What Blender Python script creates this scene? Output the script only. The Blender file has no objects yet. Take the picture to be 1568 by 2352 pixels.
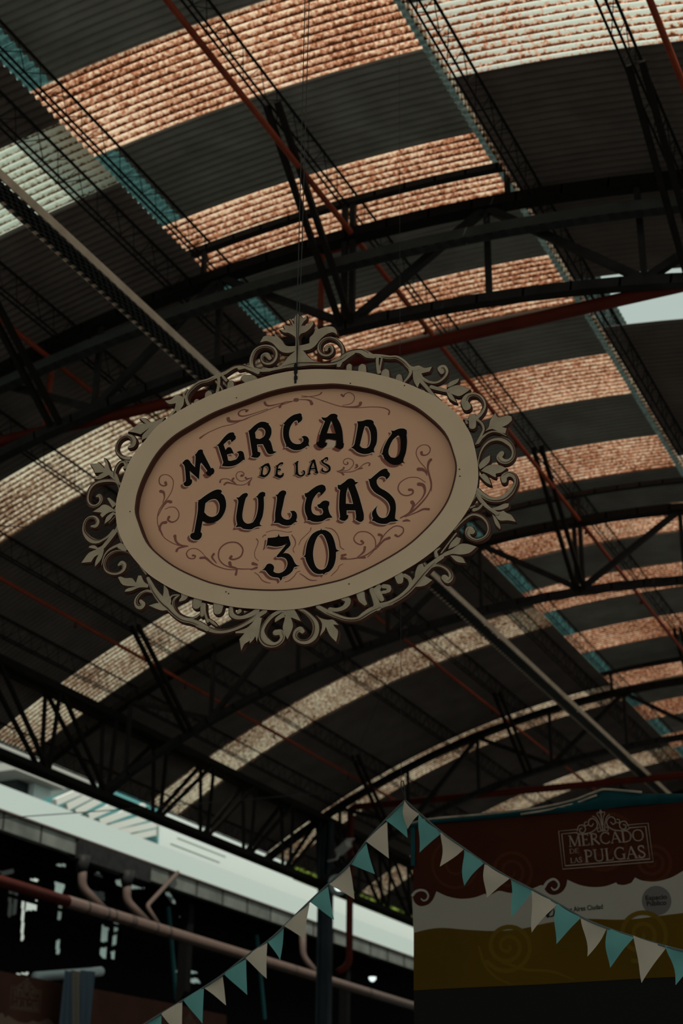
import bpy, bmesh, math, random
from mathutils import Vector, Matrix
from mathutils.geometry import tessellate_polygon
random.seed(7)
SC = bpy.context.scene
COL = SC.collection
PI = math.pi

# ------------------------------------------------------------------ camera
W, H, F = 1568, 2352, 3450.0
EYE = Vector((0, 0, 1.6))
PITCH, YAW, ROLL = math.radians(24.7), math.radians(25.7), math.radians(0.72)
def _axes():
    cp, sp = math.cos(PITCH), math.sin(PITCH)
    fwd = Vector((0, sp, cp)); up = Vector((0, -cp, sp)); right = Vector((1, 0, 0))
    a = math.cos(YAW)*fwd + math.sin(YAW)*right
    b = -math.sin(YAW)*fwd + math.cos(YAW)*right
    c, s = math.cos(ROLL), math.sin(ROLL)
    R = Matrix(((c, -s, 0), (s, c, 0), (0, 0, 1)))
    return R@a, R@b, R@up
AX_A, AX_B, AX_U = _axes()          # hall axis, across, up seen from the camera
def ray(x, y):
    d = Vector((x-W/2, y-H/2, F))
    return Vector((d@AX_B, d@AX_A, d@AX_U))/F      # depth along the lens axis = 1
cam_d = bpy.data.cameras.new('camera'); cam = bpy.data.objects.new('camera', cam_d); COL.objects.link(cam)
rx = Vector((AX_B.x, AX_A.x, AX_U.x)); ry = -Vector((AX_B.y, AX_A.y, AX_U.y)); rz = -Vector((AX_B.z, AX_A.z, AX_U.z))
cam.matrix_world = Matrix(((rx.x, ry.x, rz.x, EYE.x), (rx.y, ry.y, rz.y, EYE.y), (rx.z, ry.z, rz.z, EYE.z), (0, 0, 0, 1)))
cam_d.sensor_fit = 'AUTO'; cam_d.sensor_width = 36.0; cam_d.lens = 36.0*F/H
cam_d.clip_start = 0.05; cam_d.clip_end = 400
cam_d.dof.use_dof = True; cam_d.dof.focus_distance = 6.9; cam_d.dof.aperture_fstop = 2.8
SC.camera = cam

# ------------------------------------------------------------------ world, sun, exposure
world = bpy.data.worlds.new('sky'); SC.world = world; world.use_nodes = True
bg = world.node_tree.nodes['Background']
bg.inputs[0].default_value = (0.445, 0.533, 0.490, 1); bg.inputs[1].default_value = 1.0
sun_d = bpy.data.lights.new('sun', 'SUN'); sun_d.energy = 4.0; sun_d.angle = math.radians(0.6); sun_d.color = (1.0, 0.93, 0.82)
sun = bpy.data.objects.new('sun', sun_d); COL.objects.link(sun)
sun.rotation_euler = Vector((0.42, -0.38, 0.82)).to_track_quat('Z', 'Y').to_euler()
SC.view_settings.view_transform = 'Standard'; SC.view_settings.look = 'None'
SC.view_settings.exposure = 0.0; SC.view_settings.gamma = 1.0
try: SC.view_settings.use_curve_mapping = False
except Exception: pass

# ------------------------------------------------------------------ materials
def mat(name, col, rough=0.7, metal=0.0, noise=0.0, nscale=8.0, dark=None, spec=None):
    if spec is None: spec = 0.25 if max(col) > 0.12 else 0.06
    m = bpy.data.materials.new(name); m.use_nodes = True
    nt = m.node_tree; b = nt.nodes['Principled BSDF']
    b.inputs['Roughness'].default_value = rough; b.inputs['Metallic'].default_value = metal
    b.inputs['Specular IOR Level'].default_value = spec
    c = (*col, 1)
    if noise > 0:
        tc = nt.nodes.new('ShaderNodeTexCoord'); n = nt.nodes.new('ShaderNodeTexNoise')
        n.inputs['Scale'].default_value = nscale; n.inputs['Detail'].default_value = 6
        r = nt.nodes.new('ShaderNodeValToRGB')
        d = dark if dark else tuple(x*(1-noise) for x in col)
        r.color_ramp.elements[0].position = 0.32; r.color_ramp.elements[0].color = (*d, 1)
        r.color_ramp.elements[1].position = 0.68; r.color_ramp.elements[1].color = c
        nt.links.new(tc.outputs['Object'], n.inputs['Vector']); nt.links.new(n.outputs['Fac'], r.inputs[0])
        nt.links.new(r.outputs[0], b.inputs['Base Color'])
    else:
        b.inputs['Base Color'].default_value = c
    return m
def emis(name, col, s):
    m = bpy.data.materials.new(name); m.use_nodes = True; nt = m.node_tree
    nt.nodes.remove(nt.nodes['Principled BSDF'])
    e = nt.nodes.new('ShaderNodeEmission'); e.inputs[0].default_value = (*col, 1); e.inputs[1].default_value = s
    nt.links.new(e.outputs[0], nt.nodes['Material Output'].inputs[0]); return m
WAVE = 0.098
def skylight_mat(name, lo, mid, hi, dirt=0.6, p0=0.36, p1=0.5, p2=0.62, low=1.0):
    """weathered translucent corrugated sheet: mottled dirt, more of it in the troughs of the waves"""
    m = bpy.data.materials.new(name); m.use_nodes = True; nt = m.node_tree; N = nt.nodes; L = nt.links
    N.remove(N['Principled BSDF'])
    tc = N.new('ShaderNodeTexCoord')
    n1 = N.new('ShaderNodeTexNoise'); n1.inputs['Scale'].default_value = 27.0; n1.inputs['Detail'].default_value = 5; n1.inputs['Roughness'].default_value = 0.62
    n2 = N.new('ShaderNodeTexNoise'); n2.inputs['Scale'].default_value = 0.9; n2.inputs['Detail'].default_value = 3
    L.new(tc.outputs['Object'], n1.inputs['Vector']); L.new(tc.outputs['Object'], n2.inputs['Vector'])
    sep = N.new('ShaderNodeSeparateXYZ'); L.new(tc.outputs['Object'], sep.inputs[0])
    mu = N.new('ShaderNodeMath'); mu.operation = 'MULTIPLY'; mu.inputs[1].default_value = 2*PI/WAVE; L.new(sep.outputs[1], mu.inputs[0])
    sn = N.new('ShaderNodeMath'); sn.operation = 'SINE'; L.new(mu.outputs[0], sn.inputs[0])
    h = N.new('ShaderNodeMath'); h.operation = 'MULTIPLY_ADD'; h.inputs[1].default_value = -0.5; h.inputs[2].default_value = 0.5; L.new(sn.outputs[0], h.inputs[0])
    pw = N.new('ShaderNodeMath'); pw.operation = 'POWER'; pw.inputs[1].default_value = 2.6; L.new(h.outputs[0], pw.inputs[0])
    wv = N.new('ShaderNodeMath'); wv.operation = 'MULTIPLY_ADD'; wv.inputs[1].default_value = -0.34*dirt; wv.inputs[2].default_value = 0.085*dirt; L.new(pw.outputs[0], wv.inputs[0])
    a = N.new('ShaderNodeMath'); a.operation = 'ADD'; L.new(n1.outputs['Fac'], a.inputs[0]); L.new(wv.outputs[0], a.inputs[1])
    s2 = N.new('ShaderNodeMath'); s2.operation = 'MULTIPLY_ADD'; s2.inputs[1].default_value = 0.30*low; s2.inputs[2].default_value = -0.15*low; L.new(n2.outputs['Fac'], s2.inputs[0])
    a2 = N.new('ShaderNodeMath'); a2.operation = 'ADD'; L.new(a.outputs[0], a2.inputs[0]); L.new(s2.outputs[0], a2.inputs[1])
    r = N.new('ShaderNodeValToRGB'); cr = r.color_ramp
    cr.elements[0].position = p0; cr.elements[0].color = (*lo, 1)
    cr.elements[1].position = p2; cr.elements[1].color = (*hi, 1)
    e = cr.elements.new(p1); e.color = (*mid, 1)
    L.new(a2.outputs[0], r.inputs[0])
    t = N.new('ShaderNodeBsdfTranslucent'); d = N.new('ShaderNodeBsdfDiffuse')
    L.new(r.outputs[0], t.inputs[0]); L.new(r.outputs[0], d.inputs[0])
    mx = N.new('ShaderNodeMixShader'); mx.inputs[0].default_value = 0.25
    L.new(t.outputs[0], mx.inputs[1]); L.new(d.outputs[0], mx.inputs[2])
    L.new(mx.outputs[0], N['Material Output'].inputs[0])
    return m
M = {}
def sheet_mat(name, col, trough_shade):
    """galvanised corrugated sheet with shade painted brown into the troughs, broken up by noise"""
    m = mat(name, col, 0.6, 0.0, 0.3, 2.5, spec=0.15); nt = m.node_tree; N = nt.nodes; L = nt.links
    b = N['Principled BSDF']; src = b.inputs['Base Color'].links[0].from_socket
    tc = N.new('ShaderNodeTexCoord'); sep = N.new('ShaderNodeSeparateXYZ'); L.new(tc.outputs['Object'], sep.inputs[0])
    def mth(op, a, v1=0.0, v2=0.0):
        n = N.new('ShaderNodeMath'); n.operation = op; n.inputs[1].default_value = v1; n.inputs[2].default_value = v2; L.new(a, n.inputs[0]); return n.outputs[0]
    t = mth('POWER', mth('MULTIPLY_ADD', mth('SINE', mth('MULTIPLY', sep.outputs[1], 2*PI/WAVE)), -0.5, 0.5), 2.0)  # trough mask: darker colour stands in for shade between the waves
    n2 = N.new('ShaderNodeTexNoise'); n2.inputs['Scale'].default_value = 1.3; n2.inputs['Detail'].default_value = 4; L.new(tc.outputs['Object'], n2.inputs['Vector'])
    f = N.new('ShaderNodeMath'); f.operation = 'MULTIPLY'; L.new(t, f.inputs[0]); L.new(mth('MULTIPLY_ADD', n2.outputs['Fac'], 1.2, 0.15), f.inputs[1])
    mx = N.new('ShaderNodeMix'); mx.data_type = 'RGBA'; L.new(mth('MULTIPLY', f.outputs[0], 0.9), mx.inputs[0]); L.new(src, mx.inputs[6]); mx.inputs[7].default_value = (*trough_shade, 1)
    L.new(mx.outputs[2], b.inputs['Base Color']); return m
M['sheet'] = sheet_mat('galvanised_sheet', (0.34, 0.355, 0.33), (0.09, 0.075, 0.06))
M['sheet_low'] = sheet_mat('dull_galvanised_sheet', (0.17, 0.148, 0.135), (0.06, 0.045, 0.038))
M['sky_orange'] = skylight_mat('orange_weathered_skylight', (0.045, 0.016, 0.008), (0.54, 0.215, 0.115), (0.90, 0.69, 0.51), 1.0, 0.34, 0.50, 0.66)
M['sky_pale'] = skylight_mat('pale_weathered_skylight', (0.045, 0.022, 0.012), (0.44, 0.265, 0.17), (0.86, 0.79, 0.62), 1.1, 0.34, 0.50, 0.64, low=1.7)
M['sky_bright'] = skylight_mat('overexposed_skylight', (0.10, 0.035, 0.018), (0.74, 0.36, 0.22), (0.66, 0.71, 0.64), 1.0, 0.29, 0.40, 0.51, low=1.8)  # paler colours paint in the glare of strong sun on this slope
M['sky_green'] = skylight_mat('pale_green_skylight', (0.07, 0.05, 0.03), (0.40, 0.38, 0.28), (0.52, 0.60, 0.52), 1.0, 0.26, 0.38, 0.50, low=1.2)
M['sky_teal'] = skylight_mat('teal_sheet', (0.026, 0.065, 0.064), (0.04, 0.095, 0.094), (0.055, 0.125, 0.12), 0.15, low=0.5)
M['sky_grey'] = skylight_mat('grey_sheet', (0.03, 0.045, 0.042), (0.05, 0.07, 0.065), (0.07, 0.09, 0.08), 0.15, low=0.5)
M['steel'] = mat('dark_painted_steel', (0.022, 0.022, 0.022), 0.5, 0.0, 0.4, 6)
M['steel2'] = mat('black_painted_steel', (0.012, 0.011, 0.010), 0.5, 0.0, 0.3, 6)
M['galv'] = mat('lit_zinc_tray', (0.62, 0.52, 0.41), 0.45, 0.0, 0.3, 5)  # pale beige paints in the light falling on the tray's side
M['traydark'] = mat('grey_tray', (0.045, 0.05, 0.048), 0.5, 0.0, 0.3, 5)
M['red'] = mat('dark_red_pipe_paint', (0.085, 0.013, 0.007), 0.5, 0.0, 0.3, 4)
M['orange'] = mat('orange_red_pipe_paint', (0.22, 0.034, 0.010), 0.5, 0.0, 0.3, 6)
M['wire'] = mat('steel_cable', (0.05, 0.05, 0.05), 0.5)
M['cream'] = mat('cream_paint', (0.66, 0.475, 0.33), 0.75, 0.0, 0.07, 5)
M['cream2'] = mat('aged_cream_paint', (0.44, 0.345, 0.245), 0.8, 0.0, 0.22, 14)
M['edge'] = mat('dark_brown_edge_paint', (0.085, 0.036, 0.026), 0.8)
M['panel'] = mat('salmon_pink_paint', (0.74, 0.40, 0.255), 0.65, 0.0, 0.07, 3)
M['black'] = mat('black_letter_paint', (0.008, 0.006, 0.005), 0.9)
M['shade'] = mat('brown_letter_shade', (0.235, 0.075, 0.052), 0.7)
M['halo'] = mat('pale_letter_outline', (0.66, 0.47, 0.35), 0.7)
M['scrollp'] = mat('brown_scroll_paint', (0.24, 0.085, 0.065), 0.7)

# ------------------------------------------------------------------ mesh builder
class MB:
    def __init__(s): s.v = []; s.f = []; s.m = []; s.sm = []
    def add(s, vs, fs, mi=0, smooth=False):
        o = len(s.v); s.v += [tuple(v) for v in vs]
        for f in fs: s.f.append(tuple(i+o for i in f)); s.m.append(mi); s.sm.append(smooth)
    def box(s, c, sx, sy, sz, mi=0, rot=None):
        c = Vector(c); vs = []
        for x in (-.5, .5):
            for y in (-.5, .5):
                for z in (-.5, .5):
                    p = Vector((x*sx, y*sy, z*sz))
                    vs.append(c + (rot@p if rot else p))
        s.add(vs, [(0, 1, 3, 2), (4, 6, 7, 5), (0, 4, 5, 1), (2, 3, 7, 6), (0, 2, 6, 4), (1, 5, 7, 3)], mi)
    def bar(s, p, q, w, h, mi=0, up=Vector((0, 0, 1))):
        p = Vector(p); q = Vector(q); d = (q-p)
        if d.length < 1e-6: return
        d.normalize(); x = d.cross(up)
        if x.length < 1e-4: x = d.cross(Vector((1, 0, 0)))
        x.normalize(); y = x.cross(d)
        vs = [e + x*a*w/2 + y*b*h/2 for e in (p, q) for a, b in ((-1, -1), (1, -1), (1, 1), (-1, 1))]
        s.add(vs, [(3, 2, 1, 0), (4, 5, 6, 7), (0, 1, 5, 4), (1, 2, 6, 5), (2, 3, 7, 6), (3, 0, 4, 7)], mi)
    def tube(s, pts, r, n=8, mi=0, cap=True):
        pts = [Vector(p) for p in pts]; rs = r if isinstance(r, (list, tuple)) else [r]*len(pts)
        vs = []; u = None
        for i, p in enumerate(pts):
            d = (pts[min(i+1, len(pts)-1)] - pts[max(i-1, 0)])
            if d.length < 1e-9: d = Vector((0, 0, 1))
            d.normalize()
            if u is None: u = d.cross(Vector((0.13, 0.2, 1)));
            u = (u - d*u.dot(d))
            if u.length < 1e-5: u = d.orthogonal()
            u.normalize(); w = d.cross(u)
            for k in range(n):
                t = 2*PI*k/n; vs.append(p + (u*math.cos(t) + w*math.sin(t))*rs[i])
        fs = []
        for i in range(len(pts)-1):
            for k in range(n): fs.append((i*n+k, i*n+(k+1) % n, (i+1)*n+(k+1) % n, (i+1)*n+k))
        if cap: fs.append(tuple(range(n-1, -1, -1))); fs.append(tuple((len(pts)-1)*n+k for k in range(n)))
        s.add(vs, fs, mi, True)
    def build(s, name, mats, parent=None, auto=True):
        me = bpy.data.meshes.new(name); me.from_pydata(s.v, [], s.f)
        for m in (mats if isinstance(mats, (list, tuple)) else [mats]): me.materials.append(m)
        me.polygons.foreach_set('material_index', s.m); me.polygons.foreach_set('use_smooth', s.sm)
        me.update()
        o = bpy.data.objects.new(name, me); COL.objects.link(o)
        if parent: o.parent = parent; o.matrix_parent_inverse = parent.matrix_world.inverted()
        return o
def tag(o, label=None, cat=None, group=None, kind=None):
    for k, v in (('label', label), ('category', cat), ('group', group), ('kind', kind)):
        if v: o[k] = v
    return o
def empty(name, loc=(0, 0, 0)):
    o = bpy.data.objects.new(name, None); COL.objects.link(o); o.location = loc; o.empty_display_size = 0.2
    o.matrix_world = Matrix.Translation(loc)
    return o

# ------------------------------------------------------------------ the hall
XC = -5.62                                  # crown line of the vault
ZL, ZR, RAD = 11.05, 11.45, 17.2            # crown heights of low and raised sheets, radius
def arc(dx, crown, R=RAD): return crown - R + math.sqrt(R*R - dx*dx)
Y0, Y1 = -3.0, 60.0  # near end, unseen behind the camera, set for sky light on the sign
T0, TS = 11.77, 7.9                         # first truss in view and truss spacing
TY = [T0 + TS*k for k in range(-1, 8)]; TY2 = TY[0]-TS
AMP = 0.020
def sheet(y0, y1, d0, d1, crown, nx=12, spw=6):
    mb = MB(); n = max(2, int(round((y1-y0)/WAVE*spw)))
    if y0 > 45: n = max(2, n//2)
    vs = []
    for i in range(n+1):
        y = y0 + (y1-y0)*i/n; w = AMP*math.sin(2*PI*y/WAVE)
        for j in range(nx+1):
            dx = d0 + (d1-d0)*j/nx
            vs.append((XC+dx, y, arc(dx, crown) + w))
    fs = [(i*(nx+1)+j, i*(nx+1)+j+1, (i+1)*(nx+1)+j+1, (i+1)*(nx+1)+j) for i in range(n) for j in range(nx)]
    mb.add(vs, fs, 0, True); return mb
def merge(mbs):
    r = MB()
    for m in mbs:
        o = len(r.v); r.v += m.v; r.f += [tuple(i+o for i in f) for f in m.f]; r.m += m.m; r.sm += m.sm
    return r
def roof(name, d0, d1, crown, bands, bm, nx, holes=(), hole_span=None):
    cuts = sorted(list(bands))
    op = []; y = Y0
    for a, b in cuts:
        if a > y: op.append((y, a))
        y = b
    op.append((y, Y1))
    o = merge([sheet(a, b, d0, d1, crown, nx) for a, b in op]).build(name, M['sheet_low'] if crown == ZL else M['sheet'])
    tag(o, kind='structure')
    for a, b in cuts:
        if (a, b) in holes: continue
        p = sheet(a, b, d0, d1, crown, nx).build('skylight_panel', M['sky_green'] if (d0 < -5 and 9 < a < 10) else bm, o)
        p['label'] = 'mottled translucent corrugated skylight sheet'
    return o
rb = [(9.05+2.388*k, 10.14+2.388*k) for k in range(-6, 27)]
lb = [(4.5+4.67*k, 5.55+4.67*k) for k in range(-2, 15)]
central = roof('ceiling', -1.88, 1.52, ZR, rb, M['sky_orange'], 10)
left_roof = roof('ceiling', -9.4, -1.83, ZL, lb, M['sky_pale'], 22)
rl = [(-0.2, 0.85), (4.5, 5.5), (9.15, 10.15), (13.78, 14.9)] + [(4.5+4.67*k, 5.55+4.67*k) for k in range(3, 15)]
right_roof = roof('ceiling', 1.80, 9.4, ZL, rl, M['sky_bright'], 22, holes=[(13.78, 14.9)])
# edge strips of the raised roof beyond its side purlins
def gaps(bands):
    op = []; y = Y0
    for a, b in bands:
        if a > y: op.append((y, a))
        y = max(y, b)
    op.append((y, Y1)); return op
st = merge([sheet(a, b, -2.14, -1.88, ZR, 2) for a, b in gaps(rb)]).build('trim_1', M['sky_teal']); tag(st, kind='structure')
st = merge([sheet(a, b, -2.14, -1.88, ZR, 2) for a, b in rb]).build('trim_2', M['sky_orange']); tag(st, kind='structure')
st = sheet(Y0, Y1, 1.76, 1.80, ZL, 1).build('sunlit_ends_strip', M['sky_pale']); tag(st, kind='structure')  # pale strip stands in for sunlit sheet ends of the right slope
st = sheet(Y0, Y1, 1.52, 1.95, ZR, 3).build('trim_3', M['sky_grey']); tag(st, kind='structure')
# floor
fl = MB(); fl.box((-4, 30, -0.05), 60, 110, 0.1)
M['floor'] = mat('worn_concrete', (0.16, 0.15, 0.14), 0.8, 0, 0.3, 1.2)
tag(fl.build('floor', M['floor']), kind='structure')

# ---- trusses
PAN = 1.52
def zup(dx): return arc(dx, 10.76, 17.2)
def zlo(dx): return arc(dx, 9.66, 15.9)
def zrib(dx): return arc(dx, 11.20, 17.2)
def polyarc(f, d0, d1, y, n=24): return [Vector((XC+d0+(d1-d0)*i/n, y, f(d0+(d1-d0)*i/n))) for i in range(n+1)]
def barline(mb, pts, w, h):
    for p, q in zip(pts, pts[1:]):
        d = (q-p).normalized()*0.01; mb.bar(p-d, q+d, w, h)
def truss(y, label, near):
    t = empty('roof_truss', (XC, y, zlo(0))); tag(t, label, 'roof truss', 'arched trusses across the hall')
    def part(n, fn, m=M['steel']):
        mb = MB(); fn(mb); return mb.build(n, m, t)
    part('upper_chord', lambda b: barline(b, polyarc(zup, -9.3, 9.3, y, 40), 0.16, 0.11), M['steel2'])
    part('lower_chord', lambda b: barline(b, polyarc(zlo, -8.0, 8.0, y, 34), 0.12, 0.10))
    part('ridge_rib', lambda b: barline(b, polyarc(zrib, -2.05, 2.0, y-0.0, 12), 0.08, 0.07))
    for k in range(-5, 6):
        dx = PAN*k
        top = zup(dx); 
        if k == 0: part('post', lambda b: [b.bar((XC+dx+e, y, zlo(dx)), (XC+dx+e, y, zrib(dx)), 0.05, 0.06) for e in (-.045, .045)])
        else: part('post', lambda b: b.bar((XC+dx, y, zlo(dx)), (XC+dx, y, top), 0.055, 0.055))
    for dx in (-1.75, 1.75): part('rib_post', lambda b: b.bar((XC+dx, y, zup(dx)), (XC+dx, y, zrib(dx)), 0.05, 0.05))
    for k in (-4, -2, 0, 2, 4):
        for s in (-1, 1):
            a, c = PAN*k, PAN*(k+s)
            part('diagonal', lambda b: b.bar((XC+a, y, zlo(a)+.03), (XC+c, y, zup(c)-.03), 0.075, 0.075))
    if near:
        for dx in (-6.45, -3.5, 0, 3.5, 6.45):
            top = (zrib(0)-.02) if dx == 0 else arc(dx, ZL)-0.3
            part('knee_brace', lambda b: [b.bar((XC+dx+e, y-.03, zlo(dx)), (XC+dx+e, y-1.75, top), 0.055, 0.06) for e in (-.06, .06)], M['steel2'])
    return t
names = ['arched steel truss nearest overhead, just above the camera',
 'arched black steel truss right behind the top of the oval sign',
 'arched steel truss crossing behind and below the oval sign, second one visible',
 'arched steel truss resting on the blue-grey column beside the bunting',
 'arched steel truss just beyond the column, half hidden by the brown banner',
 'fifth arched steel truss back from the oval sign', 'sixth arched steel truss back from the oval sign',
 'seventh arched steel truss back from the oval sign', 'farthest arched steel truss at the end of the hall']
for k, y in enumerate(TY):
    if not 1 <= k <= 6: continue
    truss(y, names[k], True)

# ---- lattice purlins along the hall
def purlin(dx, ztop, depth, label, tri=0.035):
    x = XC+dx
    t = empty('lattice_purlin', (x, Y0, ztop-depth)); tag(t, label, 'purlin', 'lattice purlins under the roof sheets')
    m = MB(); m.tube([(x, Y0, ztop), (x, Y1, ztop)], 0.015, 6); m.build('top_chord', M['steel2'], t)
    for s in (-1, 1):
        m = MB(); m.tube([(x-.05+s*tri, Y0, ztop-depth), (x-.05+s*tri, Y1, ztop-depth)], 0.012, 6); m.build('bottom_chord', M['steel2'], t)
    m = MB(); n = int((Y1-Y0)/0.34)
    for i in range(n):
        y = Y0+(Y1-Y0)*i/n; y2 = Y0+(Y1-Y0)*(i+1)/n
        for s in (-1, 1):
            a, b = (x, y, ztop), (x+s*tri, (y+y2)/2, ztop-depth)
            if i % 2 == (s > 0):
                m.tube([(x-.05+s*tri, y, ztop-depth), (x, (y+y2)/2, ztop), (x-.05+s*tri, y2, ztop-depth)], 0.0055, 3, cap=False)
            else:
                m.tube([(x-.05+s*tri, y, ztop-depth), (x, y2, ztop)], 0.0055, 3, cap=False)
    m.build('lacing', M['steel2'], t)
place = {-9.1: 'along the left eave edge', -7.6: 'just inside the left eave girder', -6.5: 'above the second orange pipe from the left eave',
         -5.05: 'midway up the left roof slope', -3.5: 'above the orange pipe left of the sign wires', -2.03: 'at the upper edge of the dark left slope',
         2.05: 'at the upper edge of the dark right slope', 3.5: 'on the dark right slope above the orange pipe at top right'}
for dx, w in place.items():
    purlin(dx, arc(dx, ZL)-0.045, 0.27, 'dark steel lattice purlin '+w, 0.035)
for dx, w in ((-1.80, 'along the left edge of the raised roof, crossing the teal strips'), (0.0, 'along the crown of the raised roof'), (1.86, 'along the right edge of the raised roof')):
    purlin(dx, arc(dx, ZR)-0.035, 0.24, 'thin steel lattice purlin '+w, 0.03)

# ---- eave girder (two parallel faces) and columns
def girder(x, label, cat='girder'):
    t = empty('eave_girder', (x, Y0, 7.43)); tag(t, label, cat)
    zb, zt = 7.43, 8.74
    for e in (-.14, .14):
        m = MB(); m.bar((x+e, Y0, zt), (x+e, Y1-.6, zt), 0.09, 0.11); m.build('top_chord', M['steel2'], t)
        m = MB(); m.bar((x+e*.6, Y0, zb), (x+e*.6, Y1-.6, zb), 0.09, 0.09); m.build('bottom_chord', M['steel2'], t)
    p = TS/5; k0 = -10; y = T0 + p*k0
    i = k0
    while y < Y1-2.5:
        m = MB()
        for e in (-.14, .14): m.bar((x+e*.5, y, zb), (x+e, y, zt), 0.05, 0.05)
        m.build('post', M['steel2'], t)
        j = i % 10
        m = MB()
        for e in (-.14, .14):
            if j >= 5: m.bar((x+e*.5, y, zb), (x+e, y+p, zt), 0.055, 0.055)
            else: m.bar((x+e*.5, y+p, zb), (x+e, y, zt), 0.055, 0.055)
        m.build('diagonal', M['steel2'], t)
        y += p; i += 1
    return t
girder(-13.6, 'long black lattice girder running along the left eave')
M['column'] = mat('blue_grey_column_paint', (0.034, 0.045, 0.054), 0.45, 0, 0.3, 3)
def column(x, y, label, grp=None):
    t = empty('steel_column', (x, y, 0)); tag(t, label, 'column', grp)
    m = MB(); 
    for s in (-1, 1): m.box((x+s*.115, y, 4.35), 0.05, 0.16, 8.7)
    m.box((x, y, 4.35), 0.19, 0.05, 8.7); m.build('shaft', M['column'], t)
    m = MB(); m.box((x, y, 0.02), 0.5, 0.5, 0.04); m.build('base_plate', M['steel'], t)
    m = MB(); m.box((x, y, 8.72), 0.34, 0.5, 0.06); m.build('cap_plate', M['steel'], t)
column(-13.52, TY[3], 'blue-grey steel column standing behind the left string of pennants')

# ---- pipes
def pipe(name, pts, r, m, label, cat='pipe', rings=(), n=12):
    t = MB(); t.tube(pts, r, n)
    o = t.build(name, m); tag(o, label, cat)
    return o
def bend(pts, r=0.12, n=5):
    out = [Vector(pts[0])]
    for i in range(1, len(pts)-1):
        a, b, c = Vector(pts[i-1]), Vector(pts[i]), Vector(pts[i+1])
        p = b+(a-b).normalized()*r; q = b+(c-b).normalized()*r
        for k in range(n+1):
            u = k/n; out.append(p*(1-u)**2 + b*2*u*(1-u) + q*u*u)
    out.append(Vector(pts[-1])); return out
YP = T0+0.14
pipe('rain_pipe', bend([(0.9, YP, 9.33), (-12.3, YP, 9.36), (-12.3, YP, 0.0)], 0.2), 0.065, M['red'], 'thick dark red pipe crossing behind the top of the oval sign')
y3 = TY[3]+0.15
pipe('rain_pipe', bend([(1.8, y3, 8.93), (-13.05, y3, 9.0), (-13.05, y3, 5.85), (-13.25, y3-.12, 5.72)], 0.16), 0.068, M['red'], 'dark red pipe bending down beside the blue-grey column')
def sprinkler(dx, z, label, drop=None):
    x = XC+dx
    t = empty('sprinkler_pipe', (x, Y0, z)); tag(t, label, 'pipe', None)
    m = MB(); m.tube([(x, Y0, z), (x, Y1-1, z)], 0.030, 8); m.build('pipe_run', M['orange'], t)
    m = MB(); y = Y0+1.2
    hs = []
    while y < 40:
        h = MB(); h.tube([(x, y, z-.03), (x, y, z-.09)], 0.012, 6); h.tube([(x, y, z-.09), (x, y, z-.105)], 0.028, 8)
        h.build('sprinkler_head', M['red'], t); y += 3.1
    if drop:
        xd, yd, zb = drop
        m = MB(); m.tube(bend([(x, yd, z), (xd, yd, z), (xd, yd, zb)], 0.1), 0.034, 8); m.build('drop_pipe', M['orange'], t)
sprinkler(0.06, 10.75, 'orange-red sprinkler pipe along the crown with a drop behind the sign finial', (XC-0.38, YP, 9.36))
sprinkler(-3.70, 10.19, 'orange-red sprinkler pipe on the left slope with a drop at far left', (XC-3.78, YP, 9.36))
sprinkler(-6.72, 9.23, 'orange-red sprinkler pipe lowest on the left slope, above the eave girder')
sprinkler(3.85, 10.17, 'orange-red sprinkler pipe at the top right corner')

# ---- cable trays
def tray_run(name, pts, wdir, width, height, label, m_side, step=0.11, slot=0.055):
    """side rails along the run, a slotted bottom made of rungs"""
    t = empty(name, pts[0]); tag(t, label, 'cable tray')
    up = Vector((0, 0, 1)); wdir = Vector(wdir)
    for s in (-1, 1):
        m = MB()
        for p, q in zip(pts, pts[1:]): m.bar(p+wdir*s*width/2+up*height/2, q+wdir*s*width/2+up*height/2, 0.012, height)
        m.build('side_rail', m_side, t)
    m = MB()
    for p, q in zip(pts, pts[1:]):
        n = max(1, int((q-p).length/step))
        for i in range(n):
            a = p.lerp(q, i/n); b = p.lerp(q, (i+slot/step)/n)
            m.bar(a, b, width, 0.006)
        for o in (-.25, 0, .25): m.bar(p+wdir*o*width, q+wdir*o*width, width*.10, 0.006)
    m.build('slotted_base', M['traydark'], t)
    m = MB()
    for o, r in ((-.2, .016), (.05, .02), (.25, .013)):
        m.tube([p+wdir*o*width+up*(r+.004) for p in pts], r, 6)
    m.build('cables', M['steel2'], t)
    return t
tray_run('cable_tray', [Vector((-6.83, 5.4, 9.0)), Vector((-6.86, 20, 9.0)), Vector((-7.0, 46, 9.0))], (1, 0, 0), 0.20, 0.085,
         'long slotted cable tray with a pale side running diagonally behind the sign', M['galv'])
tray_run('cable_tray', [Vector((XC+d, T0-.22, arc(d, 10.22, 20))) for d in [-4.6+.4*i for i in range(24)]], (0, 1, 0), 0.12, 0.11,
         'dark arched cable tray crossing just above the oval sign', M['traydark'])

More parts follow.
